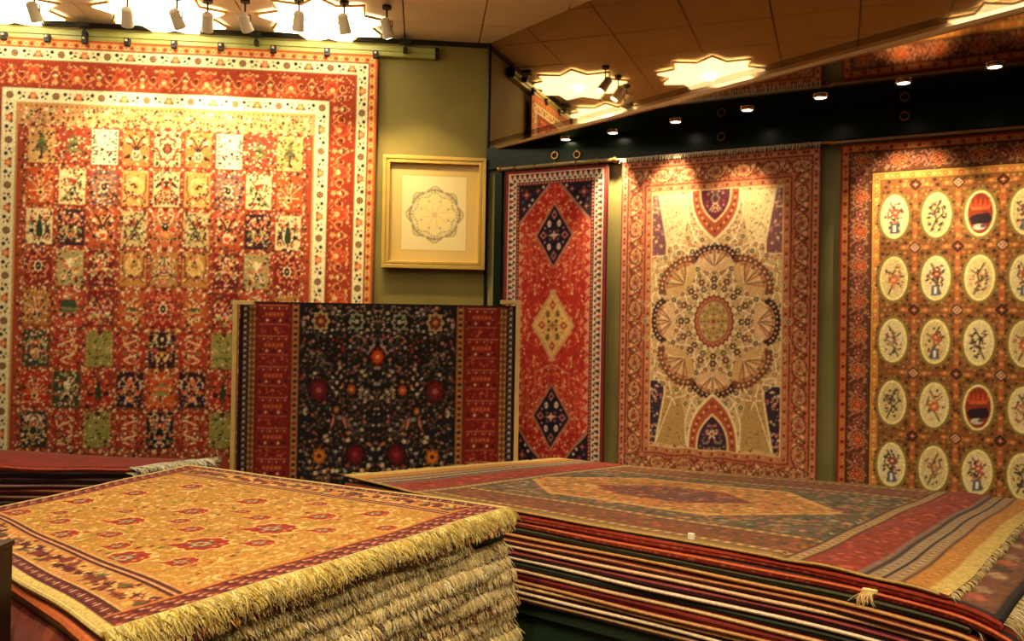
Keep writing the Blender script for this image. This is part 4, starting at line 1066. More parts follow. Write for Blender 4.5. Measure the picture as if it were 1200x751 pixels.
# the big garden rug on the left wall
g_tr = wall_pt_l(443, 64.5, .05); 
GW = 2.485
hung_rug('garden_rug', 'large orange-red garden panel rug with white flower borders hanging on the left wall', rug_garden(), g_tr + DL * GW, -DL, NL, GW, 2.965, 77, 77, 'wall-hung rugs', waves=.004, lean=-.02)
o = MB().prism([CORNER + NL * .001 + Z * 3.318, CORNER + DL * 5 + NL * .001 + Z * 3.318, CORNER + DL * 5 + NL * .012 + Z * 3.318, CORNER + NL * .012 + Z * 3.318], Z * .03).build('painted_shade_strip', BLACKM); o['kind'] = 'structure'  # black strip standing in for the shade between rail and ceiling
# the tall rail it hangs from
RZ = g_tr.z + .035
ra, rb = wall_pt_l(510, 60, .03), g_tr + DL * (GW + .6)
t = empty('hanging_rail', Vector((g_tr.x, g_tr.y, RZ)), 'long green fluted rail above the garden rug', 'rail')
ra.z = rb.z = RZ; b = MB()
base = Vector((ra.x, ra.y, RZ)); Lr = (rb - ra).length
prof = [(0, -.035), (.030, -.035), (.036, -.030), (.036, -.016), (.029, -.013), (.029, -.004), (.036, -.001), (.036, .016), (.028, .02), (.028, .030), (.02, .035), (0, .035)]
b.prism([base + NL * (x - .03) + Z * y for x, y in prof], DL * Lr); b.build('rail_moulding', RAILG, t)
MB().tube([base + NL * .0 - DL * .0, base + NL * .0 - DL * .022, base - DL * .026], [.036, .036, .02], 14).build('rail_end_cap', BLACKM, t)
for k, (px, py) in enumerate(((98, 46), (300, 52), (475, 57))):
    p = wall_pt_l(px, py, .075); tt = (p - base).dot(DL); q = base + DL * tt
    hb = MB().box(q + NL * .045 + Z * (CEIL - .03 - RZ - .012), DL * .034, NL * .03, Z * .012)
    hb.box(q + NL * .045 + Z * (CEIL - .03 - RZ) * .5, DL * .007, NL * .006, Z * ((CEIL - .03 - RZ) * .5))
    hb.box(q + NL * .026 - Z * .0, DL * .013, NL * .020, Z * .016)
    hb.build('rail_hanger', BLACKM, t, bevel=.002)
clip0 = None
for k, px in enumerate((3, 54, 98, 148, 203, 258, 320, 383, 440)):
    p = wall_pt_l(px, 50 + px * .022, .07); q = base + DL * ((p - base).dot(DL))
    if clip0 is None:
        clip0 = empty('rug_clip', (0, 0, 0), None, 'clip')
        MB().box((0, 0, -.005), DL * .017, NL * .012, Z * .024).build('clip_jaw', BLACKM, clip0, bevel=.003)
        MB().tube([NL * .012, NL * .026], .007, 10).build('clip_screw', GREYM, clip0)
        o = clip0; kids = list(clip0.children)
    else:
        o = clip0.copy(); C.objects.link(o)
        for ch in kids:
            c2 = ch.copy(); C.objects.link(c2); c2.parent = o
    o.location = Vector((q.x, q.y, RZ - .028)) + NL * .024
    o['label'] = 'small dark clip on the top edge of the garden rug, %s from the left' % ('first', 'second', 'third', 'fourth', 'fifth', 'sixth', 'seventh', 'eighth', 'ninth')[k]; o['group'] = 'clips along the garden rug'

# right wall rugs --------------------------------------------------------
def pole(name, label, tl, length, z, off, m_, nrings, mr, r=.011, fringe=False):
    p = Vector(tl); p.z = z
    t = empty(name, p, label, 'pole')
    a = p - DR * .025; b = p + DR * (length + .025)
    rod = MB().tube([a, b], r, 10).build('rod', m_, t, smooth=True)
    for q, s in ((a, -1), (b, 1)):
        MB().tube([q, q + DR * s * .01, q + DR * s * .022, q + DR * s * .03], [r, r * 1.6, r * 1.5, r * .4], 10).build('finial', mr, rod, smooth=True)
    for k in range(nrings):
        c = p + DR * (length * (k + .5) / nrings)
        MB().torus(c, NR, Z, r * 1.45, r * .28, 14, 6).build('ring', mr, rod, smooth=True)
    return t
def strands(P, D, L, r, seg=4, curl=.3, seed=0, sag=1.0, spread=.25):
    """P base points (n,3), D outward unit directions (n,3), L lengths (n)"""
    g = np.random.default_rng(seed); n = len(P)
    up = np.array((0, 0, 1.0)); side = np.cross(D, up); side /= np.linalg.norm(side, axis=1)[:, None]
    sp = g.normal(0, spread, (n, 1)); d = D + side * sp + up * g.normal(0, .10, (n, 1))
    V = []; cur = g.normal(0, curl, (n, 1))
    for k in range(seg + 1):
        u = k / seg
        c = P + d * (L[:, None] * (1 - (1 - u) ** 1.7) * .75) - up * (L[:, None] * sag * u ** 1.6) + side * cur * L[:, None] * u * u
        rr = r * (1 - .55 * u)
        for q in range(3):
            a = 2.094 * q
            V.append(c + side * (rr * math.cos(a)) + up * (rr * math.sin(a)) * .8 + D * (rr * math.sin(a)) * .6)
    V = np.stack(V, 1)          # n, (seg+1)*3, 3
    m = (seg + 1) * 3
    q0 = []
    for k in range(seg):
        for q in range(3):
            q0.append((k * 3 + q, k * 3 + (q + 1) % 3, (k + 1) * 3 + (q + 1) % 3, (k + 1) * 3 + q))
    Q = (np.array(q0)[None] + (np.arange(n) * m)[:, None, None]).reshape(-1, 4)
    return V.reshape(-1, 3), Q, m

def hang_right(name, label, cv, px0, py0, px1, h, bx, by, group, off=.05, **kw):
    a = wall_pt_r(px0, py0, off); w = (on_plane(px1, py0 - 10, CORNER + NR * off, NR) - a).dot(DR)
    return hung_rug(name, label, cv, a, DR, NR, w, h, bx, by, group, **kw), a, w
ZT = EYE + .968
def a_at(px, z, off=.05):
    p = wall_pt_r(px, 200, off); return Vector((p.x, p.y, z))
# runner
a = a_at(592, ZT - .0); w_ = (a_at(713, 0) - a_at(592, 0)).length
hung_rug('runner_rug', 'narrow bright red runner with three diamonds, dark, gold and dark, hanging right of the picture', rug_runner(), a, DR, NR, w_, 1.90, 20, 18, 'wall-hung rugs', waves=.004)
pole('hanging_pole', 'thin pale wooden pole holding up the red runner', a + NR * .0, w_, ZT + .015, 0, mat('pole_wood', '8c7444', .4), 5, BRASS, r=.012)
# dome rug
a = a_at(729, ZT - .005); w2 = (a_at(962, 0) - a_at(729, 0)).length
hung_rug('dome_rug', 'pink and cream rug with a round lace-like medallion and arches at both ends', rug_dome(), a, DR, NR, w2, 1.80, 41, 41, 'wall-hung rugs', waves=.005, dens=1.15)
pole('hanging_pole', 'dark metal pole over the pink and cream medallion rug', a, w2, ZT + .012, 0, mat('pole_metal', 'a88c74', .35, metal=.5), 8, BRASS, r=.008)
# its white warp loops along the top
n = 150; fr = np.array([tuple(a + DR * (w2 * (k + .5) / n) + Z * .022 + NR * .008) for k in range(n)])
V_, Q_, m_ = strands(fr, np.tile(np.array(NR), (n, 1)), np.full(n, .030), .0030, 3, .15, 2, 1.0, .1)
root = [o for o in C.objects if o.name.startswith('dome_rug')][0]
fo = np_mesh('fringe', V_, Q_, m=mat('pale_warp', 'f0e4c8', .9), parent=root, smooth=False); fo['kind'] = 'stuff'
# oval rug
a = a_at(985, ZT - .01); w3 = 1.256
hung_rug('oval_panel_rug', 'gold and brown rug with rows of cream ovals hanging at the far right', rug_ovals(), a, DR, NR, w3, 1.98, 50, 50, 'wall-hung rugs', waves=.005, dens=.95)
pole('hanging_pole', 'dark metal pole over the rug with cream ovals', a, w3, ZT + .008, 0, MATS['pole_metal'], 8, BRASS, r=.009)
# brass rings on the lacquered board
for k, (px, py, lb) in enumerate(((650, 182, 'small brass ring on the dark board over the red runner, left of the pair'), (676, 181, 'small brass ring on the dark board over the red runner, right of the pair'), (845, 160, 'small brass ring on the dark board above the middle of the pink medallion rug'), (1060, 136, 'small brass ring on the dark board above the rug with cream ovals'))):
    p = wall_pt_r(px, py, .055)
    t = empty('brass_ring', p, lb, 'ring', 'brass rings on the dark board')
    MB().torus(p, DR, Z, .020, .0045, 20, 6).build('ring', BRASS, t, smooth=True)
    MB().tube([p + Z * .02 - NR * .012, p + Z * .02 + NR * .006], .006, 8).build('stud', BRASS, t)

# ------------------------------------------------------------------ framed print
TLp, TRp, BLp = wall_pt_l(450, 181, .06), wall_pt_l(571, 185, .06), wall_pt_l(446, 317, .045)
TLp = wall_pt_l(449, 181, .06); fw = (wall_pt_l(570, 183, .06) - TLp).length; fh = .70
fc = TLp - DL * (fw / 2) - Z * (fh / 2); ex = -DL
t = empty('picture_frame', fc, 'gilt framed print of a scalloped wreath hanging on the green wall', 'picture')
bw = .045
for (p, q, ax) in ((fc + Z * fh / 2, ex, 0), (fc - Z * fh / 2, ex, 1), (fc - ex * fw / 2, Z, 2), (fc + ex * fw / 2, Z, 3)):
    inn = (fc - p).normalized(); L = (fw if ax < 2 else fh) / 2
    b = MB()
    for (o0, o1, dp) in ((0, .022, .030), (.018, .032, .020), (.028, bw, .026)):
        A = [p - q * (L - o0) + inn * o0, p + q * (L - o0) + inn * o0, p + q * (L - o1) + inn * o1, p - q * (L - o1) + inn * o1]
        b.prism([v - NL * .035 for v in A], NL * (dp + .015))
    b.build('frame_moulding', GILT, t, bevel=.002)
cvp = print_ornament(); iw, ih = fw / 2 - .04, fh / 2 - .04
U, V = np.meshgrid(np.linspace(0, 1, 237), np.linspace(0, 1, 265))
P = np.array(fc - ex * iw + Z * ih - NL * .028)[None, None] + U[..., None] * np.array(ex * 2 * iw) - V[..., None] * np.array(Z * 2 * ih)
Q = grid_quads(236, 264)[:, ::-1]
mp = bpy.data.materials.new('printed_paper'); mp.use_nodes = True
vc = mp.node_tree.nodes.new('ShaderNodeVertexColor'); vc.layer_name = 'knots'
mp.node_tree.links.new(vc.outputs['Color'], mp.node_tree.nodes['Principled BSDF'].inputs['Base Color'])
mp.node_tree.nodes['Principled BSDF'].inputs['Roughness'].default_value = .45
cc = cvp.sample(236, 264).reshape(-1, 3); mk = field_mask(cvp, 236, 264, 16.5, 16.5)
np_mesh('print', P.reshape(-1, 3), Q[mk], cc, m=mp, parent=t); np_mesh('mat', P.reshape(-1, 3), Q[~mk], cc, m=mp, parent=t)
MB().box(fc - NL * .036, ex * (fw / 2 - .01), NL * .004, Z * (fh / 2 - .01)).build('backboard', DARKW, t)

# ------------------------------------------------------------------ rug on its stand
SY = 4.86
tl, tr = at_y(281, 353, SY), at_y(606, 357, SY)
sw = (tr.x - tl.x); zt = tl.z
hung_rug('floral_stand_rug', 'dark navy rug with small flowers and red side borders hung on the wooden stand', rug_dark(), Vector((tl.x, SY, zt)), X0, Vector((0, -1, 0)), sw, 1.40, 72, 3, None, waves=.003, thick=.008)
t = empty('display_stand', ((tl.x + tr.x) / 2, SY, 0), 'thin pale wooden stand frame around the dark floral rug', 'stand')
for px, s in ((276.5, 1), (607.5, -1)):
    p = at_y(px, 352, SY - .045)
    MB().box((p.x, SY - .045, p.z / 2), (.0125, 0, 0), (0, .014, 0), (0, 0, p.z / 2)).build('post', PALEW, t, bevel=.002)
    MB().box((p.x + s * .052, SY - .045, p.z - .0115), (.05, 0, 0), (0, .013, 0), (0, 0, .0115)).build('top_bracket', PALEW, t, bevel=.002)
    MB().box((p.x, SY - .045, .02), (.03, 0, 0), (0, .2, 0), (0, 0, .02)).build('foot', PALEW, t, bevel=.003)
    MB().box((p.x, SY - .02, p.z - .09), (.012, 0, 0), (0, .03, 0), (0, 0, .012)).build('cross_peg', PALEW, t)
MB().box(((tl.x + tr.x) / 2, SY + .022, zt - .02), (sw / 2 + .02, 0, 0), (0, .011, 0), (0, 0, .014)).build('top_rail', PALEW, t)
# ------------------------------------------------------------------ piles of rugs
def bil(q, U, V):
    a, b, c, d = [np.array((p[0], p[1]), float) for p in q]       # (0,0) (1,0) (1,1) (0,1)
    U, V = U[..., None], V[..., None]
    return a * (1 - U) * (1 - V) + b * U * (1 - V) + c * U * V + d * (1 - U) * V

def pile_rug(name, label, group, quad, ztop, th, body, bind, cv=None, u0=0.0, u1=1.0, v0=0.0, v1=1.0, zf=None, nu=70, nv=6,
             seed=0, bfield=None, jit=.006, bind_r=.0045, sides=('v0',), wob=.003):
    """one rug of a pile: sheet with thickness over a quad, sagging by zf(u, v); parts: field, border, edges, selvedge"""
    g = np.random.default_rng(seed); ph = g.uniform(0, 6.28, 8)
    if cv is not None: nu, nv = cv
    uu = np.linspace(u0, u1, nu + 1); vv = np.linspace(v0, v1, nv + 1)
    U, V = np.meshgrid(uu, vv)
    XY = bil(quad, U, V)
    n0 = np.array((quad[0][0] - quad[3][0], quad[0][1] - quad[3][1])); n0 = n0 / np.linalg.norm(n0)
    e0 = np.array((quad[1][0] - quad[0][0], quad[1][1] - quad[0][1])); e0 = e0 / np.linalg.norm(e0)
    wj = jit * (np.sin(U * 9 + ph[0]) + .6 * np.sin(U * 23 + ph[1]))
    XY = XY + n0 * (wj * (1 - V) + jit * np.sin(V * 7 + ph[2]) * 0)[..., None] + e0 * (jit * (np.sin(V * 8 + ph[3]) + .5 * np.sin(V * 19 + ph[4])))[..., None]
    sag = zf(U, V) if zf else 0 * U
    Zt = ztop + sag + wob * np.sin(U * 13 + ph[5]) * np.sin(V * 5 + ph[6]) * .5 - wob * .6
    Zb = ztop + sag - th + .0006 + 0 * Zt
    P = np.concatenate([XY, Zt[..., None]], -1); B = np.concatenate([XY, Zb[..., None]], -1)
    ctr = bil(quad, np.array([(u0 + u1) / 2]), np.array([(v0 + v1) / 2]))[0]
    t = empty(name, (ctr[0], ctr[1], float(Zb.min())), label, 'rug', group)
    Q = grid_quads(nu, nv)
    return t, P, B, Q, uu, vv, n0, e0

def close_pile_rug(t, P, B, Q, colors, mk, body, bind, bind_r, sidecol=None, binds=('v0',)):
    ny, nx = P.shape[0] - 1, P.shape[1] - 1
    # keep faces looking up
    F = P.reshape(-1, 3)
    a, b, c = F[Q[0, 0]], F[Q[0, 1]], F[Q[0, 2]]
    flip = np.cross(b - a, c - a)[2] < 0
    q = Q[:, ::-1] if flip else Q
    if colors is None: 
        colors = np.tile(np.array(hx(body)), (len(F), 1))
    if mk is not None:
        np_mesh('rug_field', F, q[mk], colors, parent=t); np_mesh('rug_border', F, q[~mk], colors, parent=t)
        Vv, Qa = [F - np.array((0, 0, .0008))], []
    # body: underside, edges (and the top when there is no pattern)
    K = len(F)
    rim = [i for i in range(nx + 1)] + [j * (nx + 1) + nx for j in range(1, ny + 1)] + [ny * (nx + 1) + i for i in range(nx - 1, -1, -1)] + [j * (nx + 1) for j in range(ny - 1, 0, -1)]
    # rounded edge: middle loop pushed out a little
    R = np.array(rim); mid = (F[R] + B.reshape(-1, 3)[R]) / 2
    cen = F.mean(0); out = mid - cen; out[:, 2] = 0; out /= np.linalg.norm(out, axis=1)[:, None]
    thk = np.linalg.norm(F[R] - B.reshape(-1, 3)[R], axis=1)[:, None]
    mid = mid + out * np.minimum(thk * .28, .006)
    V_ = np.concatenate([F - (np.array((0, 0, .0006)) if mk is not None else 0), B.reshape(-1, 3), mid])
    n = len(rim); fs = []
    for i in range(n):
        j = (i + 1) % n
        fs += [(rim[i], rim[j], 2 * K + j, 2 * K + i), (2 * K + i, 2 * K + j, rim[j] + K, rim[i] + K)]
    fs = np.array(fs); 
    if not flip: fs = fs[:, ::-1]
    qb = (Q if flip else Q[:, ::-1]) + K
    allf = [fs, qb]
    if mk is None: allf.append(q)
    cc = np.tile(np.array(hx(body)), (len(V_), 1)).astype(float)
    g = np.random.default_rng(int(abs(P[0, 0, 0] * 1000) + P[0, 0, 2] * 9999) % 99991)
    cc *= g.uniform(.8, 1.15, (len(cc), 1))
    if sidecol is not None:
        k = g.random(n) < .25; cc[2 * K:][k] = np.array(hx(sidecol))
    np_mesh('rug_body', V_, np.concatenate(allf), cc, parent=t)
    if bind:
        for e in binds:
            E = {'v0': P[0], 'v1': P[-1], 'u0': P[:, 0], 'u1': P[:, -1]}[e]
            Eb = {'v0': B[0], 'v1': B[-1], 'u0': B[:, 0], 'u1': B[:, -1]}[e]
            step = max(1, len(E) // 70)
            o_ = np.array(out[0]) * 0
            ew = (E[-1] - E[0]); nn = np.array((ew[1], -ew[0], 0)); nn /= np.linalg.norm(nn)
            if np.dot(nn, (E[len(E) // 2] - cen)) < 0: nn = -nn
            pts = [tuple(p * .72 + pb * .28 + nn * .004) for p, pb in zip(E[::step], Eb[::step])]
            MB().tube(pts, bind_r, 6).build('selvedge', mat('selvedge_' + bind, bind, .9, noise=.2, nscale=80), t, smooth=True)

def end_fringe(t, E, outd, n, L, r, cols, seed, sag=.9, part=(0, 1), curl=.3, drop=.0, lvar=.3, spread=.25):
    """warp-end fringe standing off the edge polyline E"""
    g = np.random.default_rng(seed)
    s = np.sort(g.uniform(part[0], part[1], n)) * (len(E) - 1); i = np.minimum(s.astype(int), len(E) - 2); f = (s - i)[:, None]
    Pb = E[i] * (1 - f) + E[i + 1] * f
    Pb[:, 2] -= drop + g.uniform(0, .006, n)
    D = np.tile(np.array(outd), (n, 1))
    V, Q, m = strands(Pb, D, L * g.uniform(1 - lvar, 1 + lvar, n), r, 4, curl, seed, sag, spread)
    base = np.array([hx(c) for c in cols]); w_ = g.integers(0, len(cols), n)
    # colours change slowly along the edge with odd ones out
    cc = base[w_] * g.uniform(.75, 1.12, (n, 1))
    o = np_mesh('fringe', V, Q, np.repeat(cc, m, 0), parent=t, smooth=False); o['kind'] = 'stuff'
    return o

# ---- right pile -------------------------------------------------------------
RT = EYE - .73
Rq = [at_z(405, 561, RT), at_z(1113, 687, RT), Vector((2.42, 3.86, 0)), at_z(655, 538, RT)]
RL = (Rq[1] - Rq[0]).length
def r_sag(k=.30, u_s=.86, lift=0.0):
    def f(U, V):
        s = np.maximum(0, (U - .82)) * RL; s2 = np.maximum(0, (U - 1)) * RL
        z = -(.11 * s * s + 1.1 * s2 * s2) * (1 - .25 * V)
        z = z + lift * np.maximum(0, .16 - U) / .16 * (1 - .5 * V)
        return z
    return f
spec_r = [  # thickness, body, selvedge, extension in u, label
    (.016, '7c3420', 'b89458', 0.0, 'tribal rug with a gold hexagon on dark ground, top of the right pile'),
    (.030, 'a8341c', '8c2818', .05, 'bright red-edged rug directly under the hexagon rug, draping past its end'),
    (.028, '8c2418', 'c8643c', .085, 'red rug third from the top of the right pile, cream fringe drooping at its end'),
    (.026, '2c2a1c', '4c4c34', .02, 'black-green edged rug fourth from the top of the right pile'),
    (.020, '6c2018', 'c89458', .04, 'dark red rug with a tan selvedge, fifth from the top of the right pile'),
    (.024, '4c1418', 'b87850', .03, 'maroon rug with a copper selvedge, sixth from the top of the right pile'),
    (.020, '5c1c1c', 'e4bc94', .05, 'maroon rug with a light peach selvedge, seventh from the top of the right pile'),
    (.026, '3c1018', '8c3c38', .03, 'wine-dark rug with a dull pink selvedge, eighth from the top of the right pile'),
    (.020, '54181c', 'ecd8bc', .045, 'maroon rug with a near-white selvedge, ninth from the top of the right pile'),
    (.026, '1a1a16', '2c3428', .02, 'near-black rug in the lower half of the right pile, tenth from the top'),
    (.020, '8c2c1c', 'd4b484', .04, 'brick red rug with a beige selvedge, eleventh from the top of the right pile'),
    (.022, 'a03c24', '6c1814', .03, 'orange-red rug with a dark selvedge, twelfth from the top of the right pile'),
    (.020, '5c1818', 'c8905c', .045, 'maroon rug with an amber selvedge, thirteenth from the top of the right pile'),
    (.022, '842c20', 'e4bc8c', .03, 'red rug with a pale selvedge, third from the bottom of the right pile'),
    (.020, '2c1014', 'ecd4b4', .04, 'almost black rug with a white selvedge, second from the bottom of the right pile'),
    (.024, '3c1c1c', 'a08058', .02, 'brown-edged rug at the bottom of the right pile on the green platform')]
out_r = (Rq[1] - Rq[0]).normalized()
cv_t = rug_tribal(); z = RT; layers_r = []
for k, (th, body, bind, ext, lb) in enumerate(spec_r):
    if k == 0:
        cv = cv_t; nx, ny = 430, 250
        t, P, B, Q, uu, vv, n0, e0 = pile_rug('top_pile_rug', lb, 'rugs in the right-hand pile', Rq, z, th, body, bind, cv=(nx, ny), zf=r_sag(lift=.022), seed=k)
        cols = cv.sample(nx, ny).reshape(-1, 3); mk = field_mask(cv, nx, ny, 88, 55)
        # keep a clear fold line: slight ripples on the right border
        P[..., 2] += .004 * np.sin(np.linspace(0, 1, nx + 1)[None, :] * 60) * (np.linspace(0, 1, nx + 1)[None, :] > .8)
        close_pile_rug(t, P, B, Q, cols, mk, body, bind, .005)
        end_fringe(t, P[:, -1], out_r, 420, .022, .0022, ['dcc888', 'c8b070', 'e4d4a0'], 100, sag=.5)
        end_fringe(t, P[:, 0], -out_r, 300, .05, .0022, ['c8b070', 'dcc484'], 101, sag=.15)
    elif k in (1, 2):
        cv = rug_small(['6c4030', '7c2c20'][k - 1], ['74482f', '8c3424'][k - 1], [['b05c44', '9c7c60', '7c4438', 'b08c6c', '4c3430'], ['b8542c', '5c1c18', 'c87c50', '8c3020']][k - 1], 60 + k, 300, 150)
        nx, ny = 300, 90
        t, P, B, Q, uu, vv, n0, e0 = pile_rug('pile_rug', lb, 'rugs in the right-hand pile', Rq, z, th, body, bind, cv=(nx, ny), u1=1 + ext, v1=1.0, zf=r_sag(k=.36 + .12 * k), seed=k)
        cols = cv.sample(nx, ny).reshape(-1, 3); mk = field_mask(cv, nx, ny, 18, 18)
        close_pile_rug(t, P, B, Q, cols, mk, body, bind, .005, sidecol='c0643c')
        # dark bound end
        pts = [tuple(p) for p in P[::3, -1]]
        MB().tube(pts, .008, 6).build('end_binding', mat('end_binding', '14100e', .9), t, smooth=True)
        end_fringe(t, P[:, -1], out_r, 420, .07, .0024, ['dccc98', 'c8b480', 'e8dcb4'], 110 + k, sag=.8)
    else:
        t, P, B, Q, uu, vv, n0, e0 = pile_rug('pile_rug', lb, 'rugs in the right-hand pile', Rq, z, th, body, bind, u1=1 + ext, zf=r_sag(k=.40), seed=k, v0=rnd.uniform(-.004, .006))
        close_pile_rug(t, P, B, Q, None, None, body, bind, .0062 if th < .024 else .0048, sidecol=None)
        end_fringe(t, P[:, -1], out_r, 170, .045, .0026, ['dccc98', 'c8a870', 'e0d0a8'], 120 + k, sag=.8)
    layers_r.append(t)
    z -= th
# loose tags poking out of the near side
for k, (px, py, lb) in enumerate(((807, 629, 'tiny white paper tag sticking out near the middle of the right pile'), (1014, 694, 'small cream fringe tuft poking out of the side of the right pile'))):
    u = (px - 405) / 708
    p = on_plane(px, py, Rq[0] + Vector((n0[0], n0[1], 0)) * .012, Vector((n0[0], n0[1], 0)))
    p = p - Vector((n0[0], n0[1], 0)) * .010
    t = layers_r[1 if k == 0 else 4]
    if k == 0: MB().box(p, out_r * .008, Vector((n0[0], n0[1], 0)) * .004, Z * .009).build('price_tag', mat('card', 'e4dcc8', .7), t, bevel=.002)
    else:
        E = np.array([tuple(p - out_r * .012), tuple(p + out_r * .012)])
        end_fringe(t, E, Vector((n0[0], n0[1], 0)), 26, .035, .003, ['d8bc80', 'c8a468'], 9, sag=.5)
        MB().box(p - Vector((n0[0], n0[1], 0)) * .006, out_r * .014, Vector((n0[0], n0[1], 0)) * .006, Z * .005).build('tuft_knot', CREAM, t, bevel=.002)
ZR = z - .006
# green platform
ctr = sum((Vector((p[0], p[1], 0)) for p in Rq), Vector()) / 4
r3 = [Vector((*bil(Rq, np.array([a]), np.array([b]))[0], 0)) for a, b in ((.01, .015), (.81, .015), (.81, .985), (.01, .985))]
ctr = sum(r3, Vector()) / 4; base = r3
t = empty('rug_platform', (ctr.x, ctr.y, 0), 'dark green painted platform under the right-hand rug pile', 'platform')
PG = mat('green_platform', '1c3020', .5, noise=.2, nscale=6)
MB().prism([p + Z * (ZR - .05) for p in base], Z * .05).build('platform_top', PG, t, bevel=.004)
inn = [ctr + (p - ctr) * .95 for p in base]
MB().prism([p + Z * .08 for p in inn], Z * (ZR - .132)).build('side_panel', PG, t)
inn2 = [ctr + (p - ctr) * .9 for p in base]
MB().prism(inn2, Z * .08).build('plinth', DARKW, t)

# ---- golden pile in front -----------------------------------------------------
GT = EYE - .65
Gq = [at_z(124, 742, GT), at_z(594, 596, GT), at_z(222, 545, GT), at_z(-78, 612, GT)]
def g_uv(px, py):
    p = at_z(px, py, GT); u = v = .5
    for _ in range(12):
        f = lambda a, b: np.array(bil(Gq, np.array([a]), np.array([b]))[0])
        r = f(u, v) - np.array((p.x, p.y)); J = np.stack([(f(u + 1e-4, v) - f(u, v)) / 1e-4, (f(u, v + 1e-4) - f(u, v)) / 1e-4], 1)
        s = np.linalg.solve(J, r); u -= s[0]; v -= s[1]
    return u * 380, v * 430
bl = [(225, 571, .55), (228, 600, .62), (212, 612, .4), (226, 622, .45), (238, 640, .85), (212, 661, .5), (298, 588, .6), (286, 600, .35), (306, 607, .45), (320, 621, .85), (302, 639, .5),
      (376, 606, .55), (378, 623, .45), (93, 588, .62), (20, 602, .6), (158, 579, .55), (86, 578, .4), (72, 612, .45), (150, 600, .35), (152, 612, .65), (76, 627, .62), (132, 628, .42), (140, 641, .45), (148, 655, .8),
      (375, 592, .35), (440, 604, .5), (452, 620, .4), (420, 585, .4), (500, 596, .4), (300, 570, .35), (160, 560, .4), (70, 602, .35), (10, 592, .35)]
botehs = []
for px, py, s in bl:
    x, y = g_uv(px, py)
    if 60 < x < 320 and 30 < y < 400: botehs.append((x, y, s * 1.4))
cv_g = rug_gold(botehs)
out_g = Vector((Gq[0][0] - Gq[3][0], Gq[0][1] - Gq[3][1], 0)).normalized()
def g_sag(U, V):
    return .006 * np.abs(np.sin(U * 5)) * (1 - V)
Yc, Cc = ['f0d880', 'e0c468', 'f4e4a0', 'd0ac50'], ['f2deaa', 'e6cf92', 'f8ebc2', 'd6bc7c']
spec_g = [
    (.022, 'd8b860', Yc, 0, 'gold rug strewn with red flower motifs, top of the front left pile'),
    (.048, '94503a', Yc + ['8c2c24', '6c2424'], .0, 'thick red-specked rug with yellow fringe just under the gold rug'),
    (.045, '3c4c50', Cc, .06, 'cream-fringed rug with a blue-grey corner, third from the top of the front left pile'),
    (.045, 'b09868', Cc, .06, 'reddish rug jutting out at the left, fourth from the top of the front left pile'),
    (.045, 'c0ac78', Cc, .01, 'plain cream-fringed rug, fifth from the top of the front left pile'),
    (.045, 'a08c5c', Cc + ['5c4838'], .0, 'brown-speckled fringed rug, sixth from the top of the front left pile'),
    (.045, 'b8a470', Cc, .01, 'beige fringed rug, seventh from the top of the front left pile'),
    (.045, 'a88c5c', Cc + ['7c3424'], .0, 'fringed rug with rusty threads, eighth from the top of the front left pile'),
    (.045, 'b8a068', Cc, .01, 'pale fringed rug, third from the bottom of the front left pile'),
    (.045, 'a88c58', Cc, .0, 'tan fringed rug, second from the bottom of the front left pile'),
    (.045, '8c7448', Cc, .0, 'brown fringed rug at the bottom of the front left pile')]
z = GT + .004
for k, (th, body, fcol, ext, lb) in enumerate(spec_g):
    swell = rnd.uniform(-.012, .012) if k > 1 else 0
    if k == 0:
        nx, ny = 400, 430
        t, P, B, Q, uu, vv, n0g, e0g = pile_rug('top_pile_rug', lb, 'rugs in the front left pile', Gq, z, th, body, None, cv=(nx, ny), zf=g_sag, seed=40, jit=.005)
        cols = cv_g.sample(nx, ny).reshape(-1, 3); mk = field_mask(cv_g, nx, ny, 60, 26)
        close_pile_rug(t, P, B, Q, cols, mk, body, 'e0c880', .006, binds=('u0', 'v1'))
        E = P[0]
        end_fringe(t, E, out_g, 2300, .050, .0032, fcol, 200, sag=.85, curl=.3, lvar=.2)
        end_fringe(t, E, out_g, 1900, .040, .0032, fcol, 201, sag=.5, curl=.3, lvar=.2)
    elif k in (2, 3):
        cv = rug_small('8c3420', 'b85028' if k == 3 else '7c3428', ['a84828', '6c2418', 'c87040', '8c5840'], 80 + k, 120, 120)
        nx, ny = 90, 90
        t, P, B, Q, uu, vv, n0g, e0g = pile_rug('pile_rug', lb, 'rugs in the front left pile', Gq, z, th, body, None, cv=(nx, ny), u0=-ext, v0=.01, zf=lambda U, V: -1.6 * np.maximum(0, -U) - .2 * np.maximum(0, .02 - U), seed=40 + k, jit=.006)
        cols = cv.sample(nx, ny).reshape(-1, 3); mk = field_mask(cv, nx, ny, 18, 18)
        close_pile_rug(t, P, B, Q, cols, mk, body, 'b87848' if k == 2 else 'e07838', .008, binds=('u0',))
        end_fringe(t, P[0], out_g, 2000, .040, .0034, fcol, 200 + 3 * k, sag=.85, spread=.11, part=(.05, .86) if k == 2 else (.05, 1))
    else:
        t, P, B, Q, uu, vv, n0g, e0g = pile_rug('pile_rug', lb, 'rugs in the front left pile', Gq, z, th, body, None, u0=-ext, u1=1.0 + (.006 * (k - 4) if k > 4 else -.004), v0=-swell * .5, zf=None, seed=40 + k, jit=.008)
        close_pile_rug(t, P, B, Q, None, None, body, 'd8703c' if k == 1 else None, .011, sidecol=fcol[0], binds=('u0',))
        end_fringe(t, P[0], out_g, 2000, .040, .0034, fcol, 200 + 3 * k, sag=.88, spread=.11, part=(.0, 1))
    z -= th
ZG = z - .006
ctr = sum((Vector((p[0], p[1], 0)) for p in Gq), Vector()) / 4
gb = [ctr + (Vector((p[0], p[1], 0)) - ctr) * .95 for p in Gq]
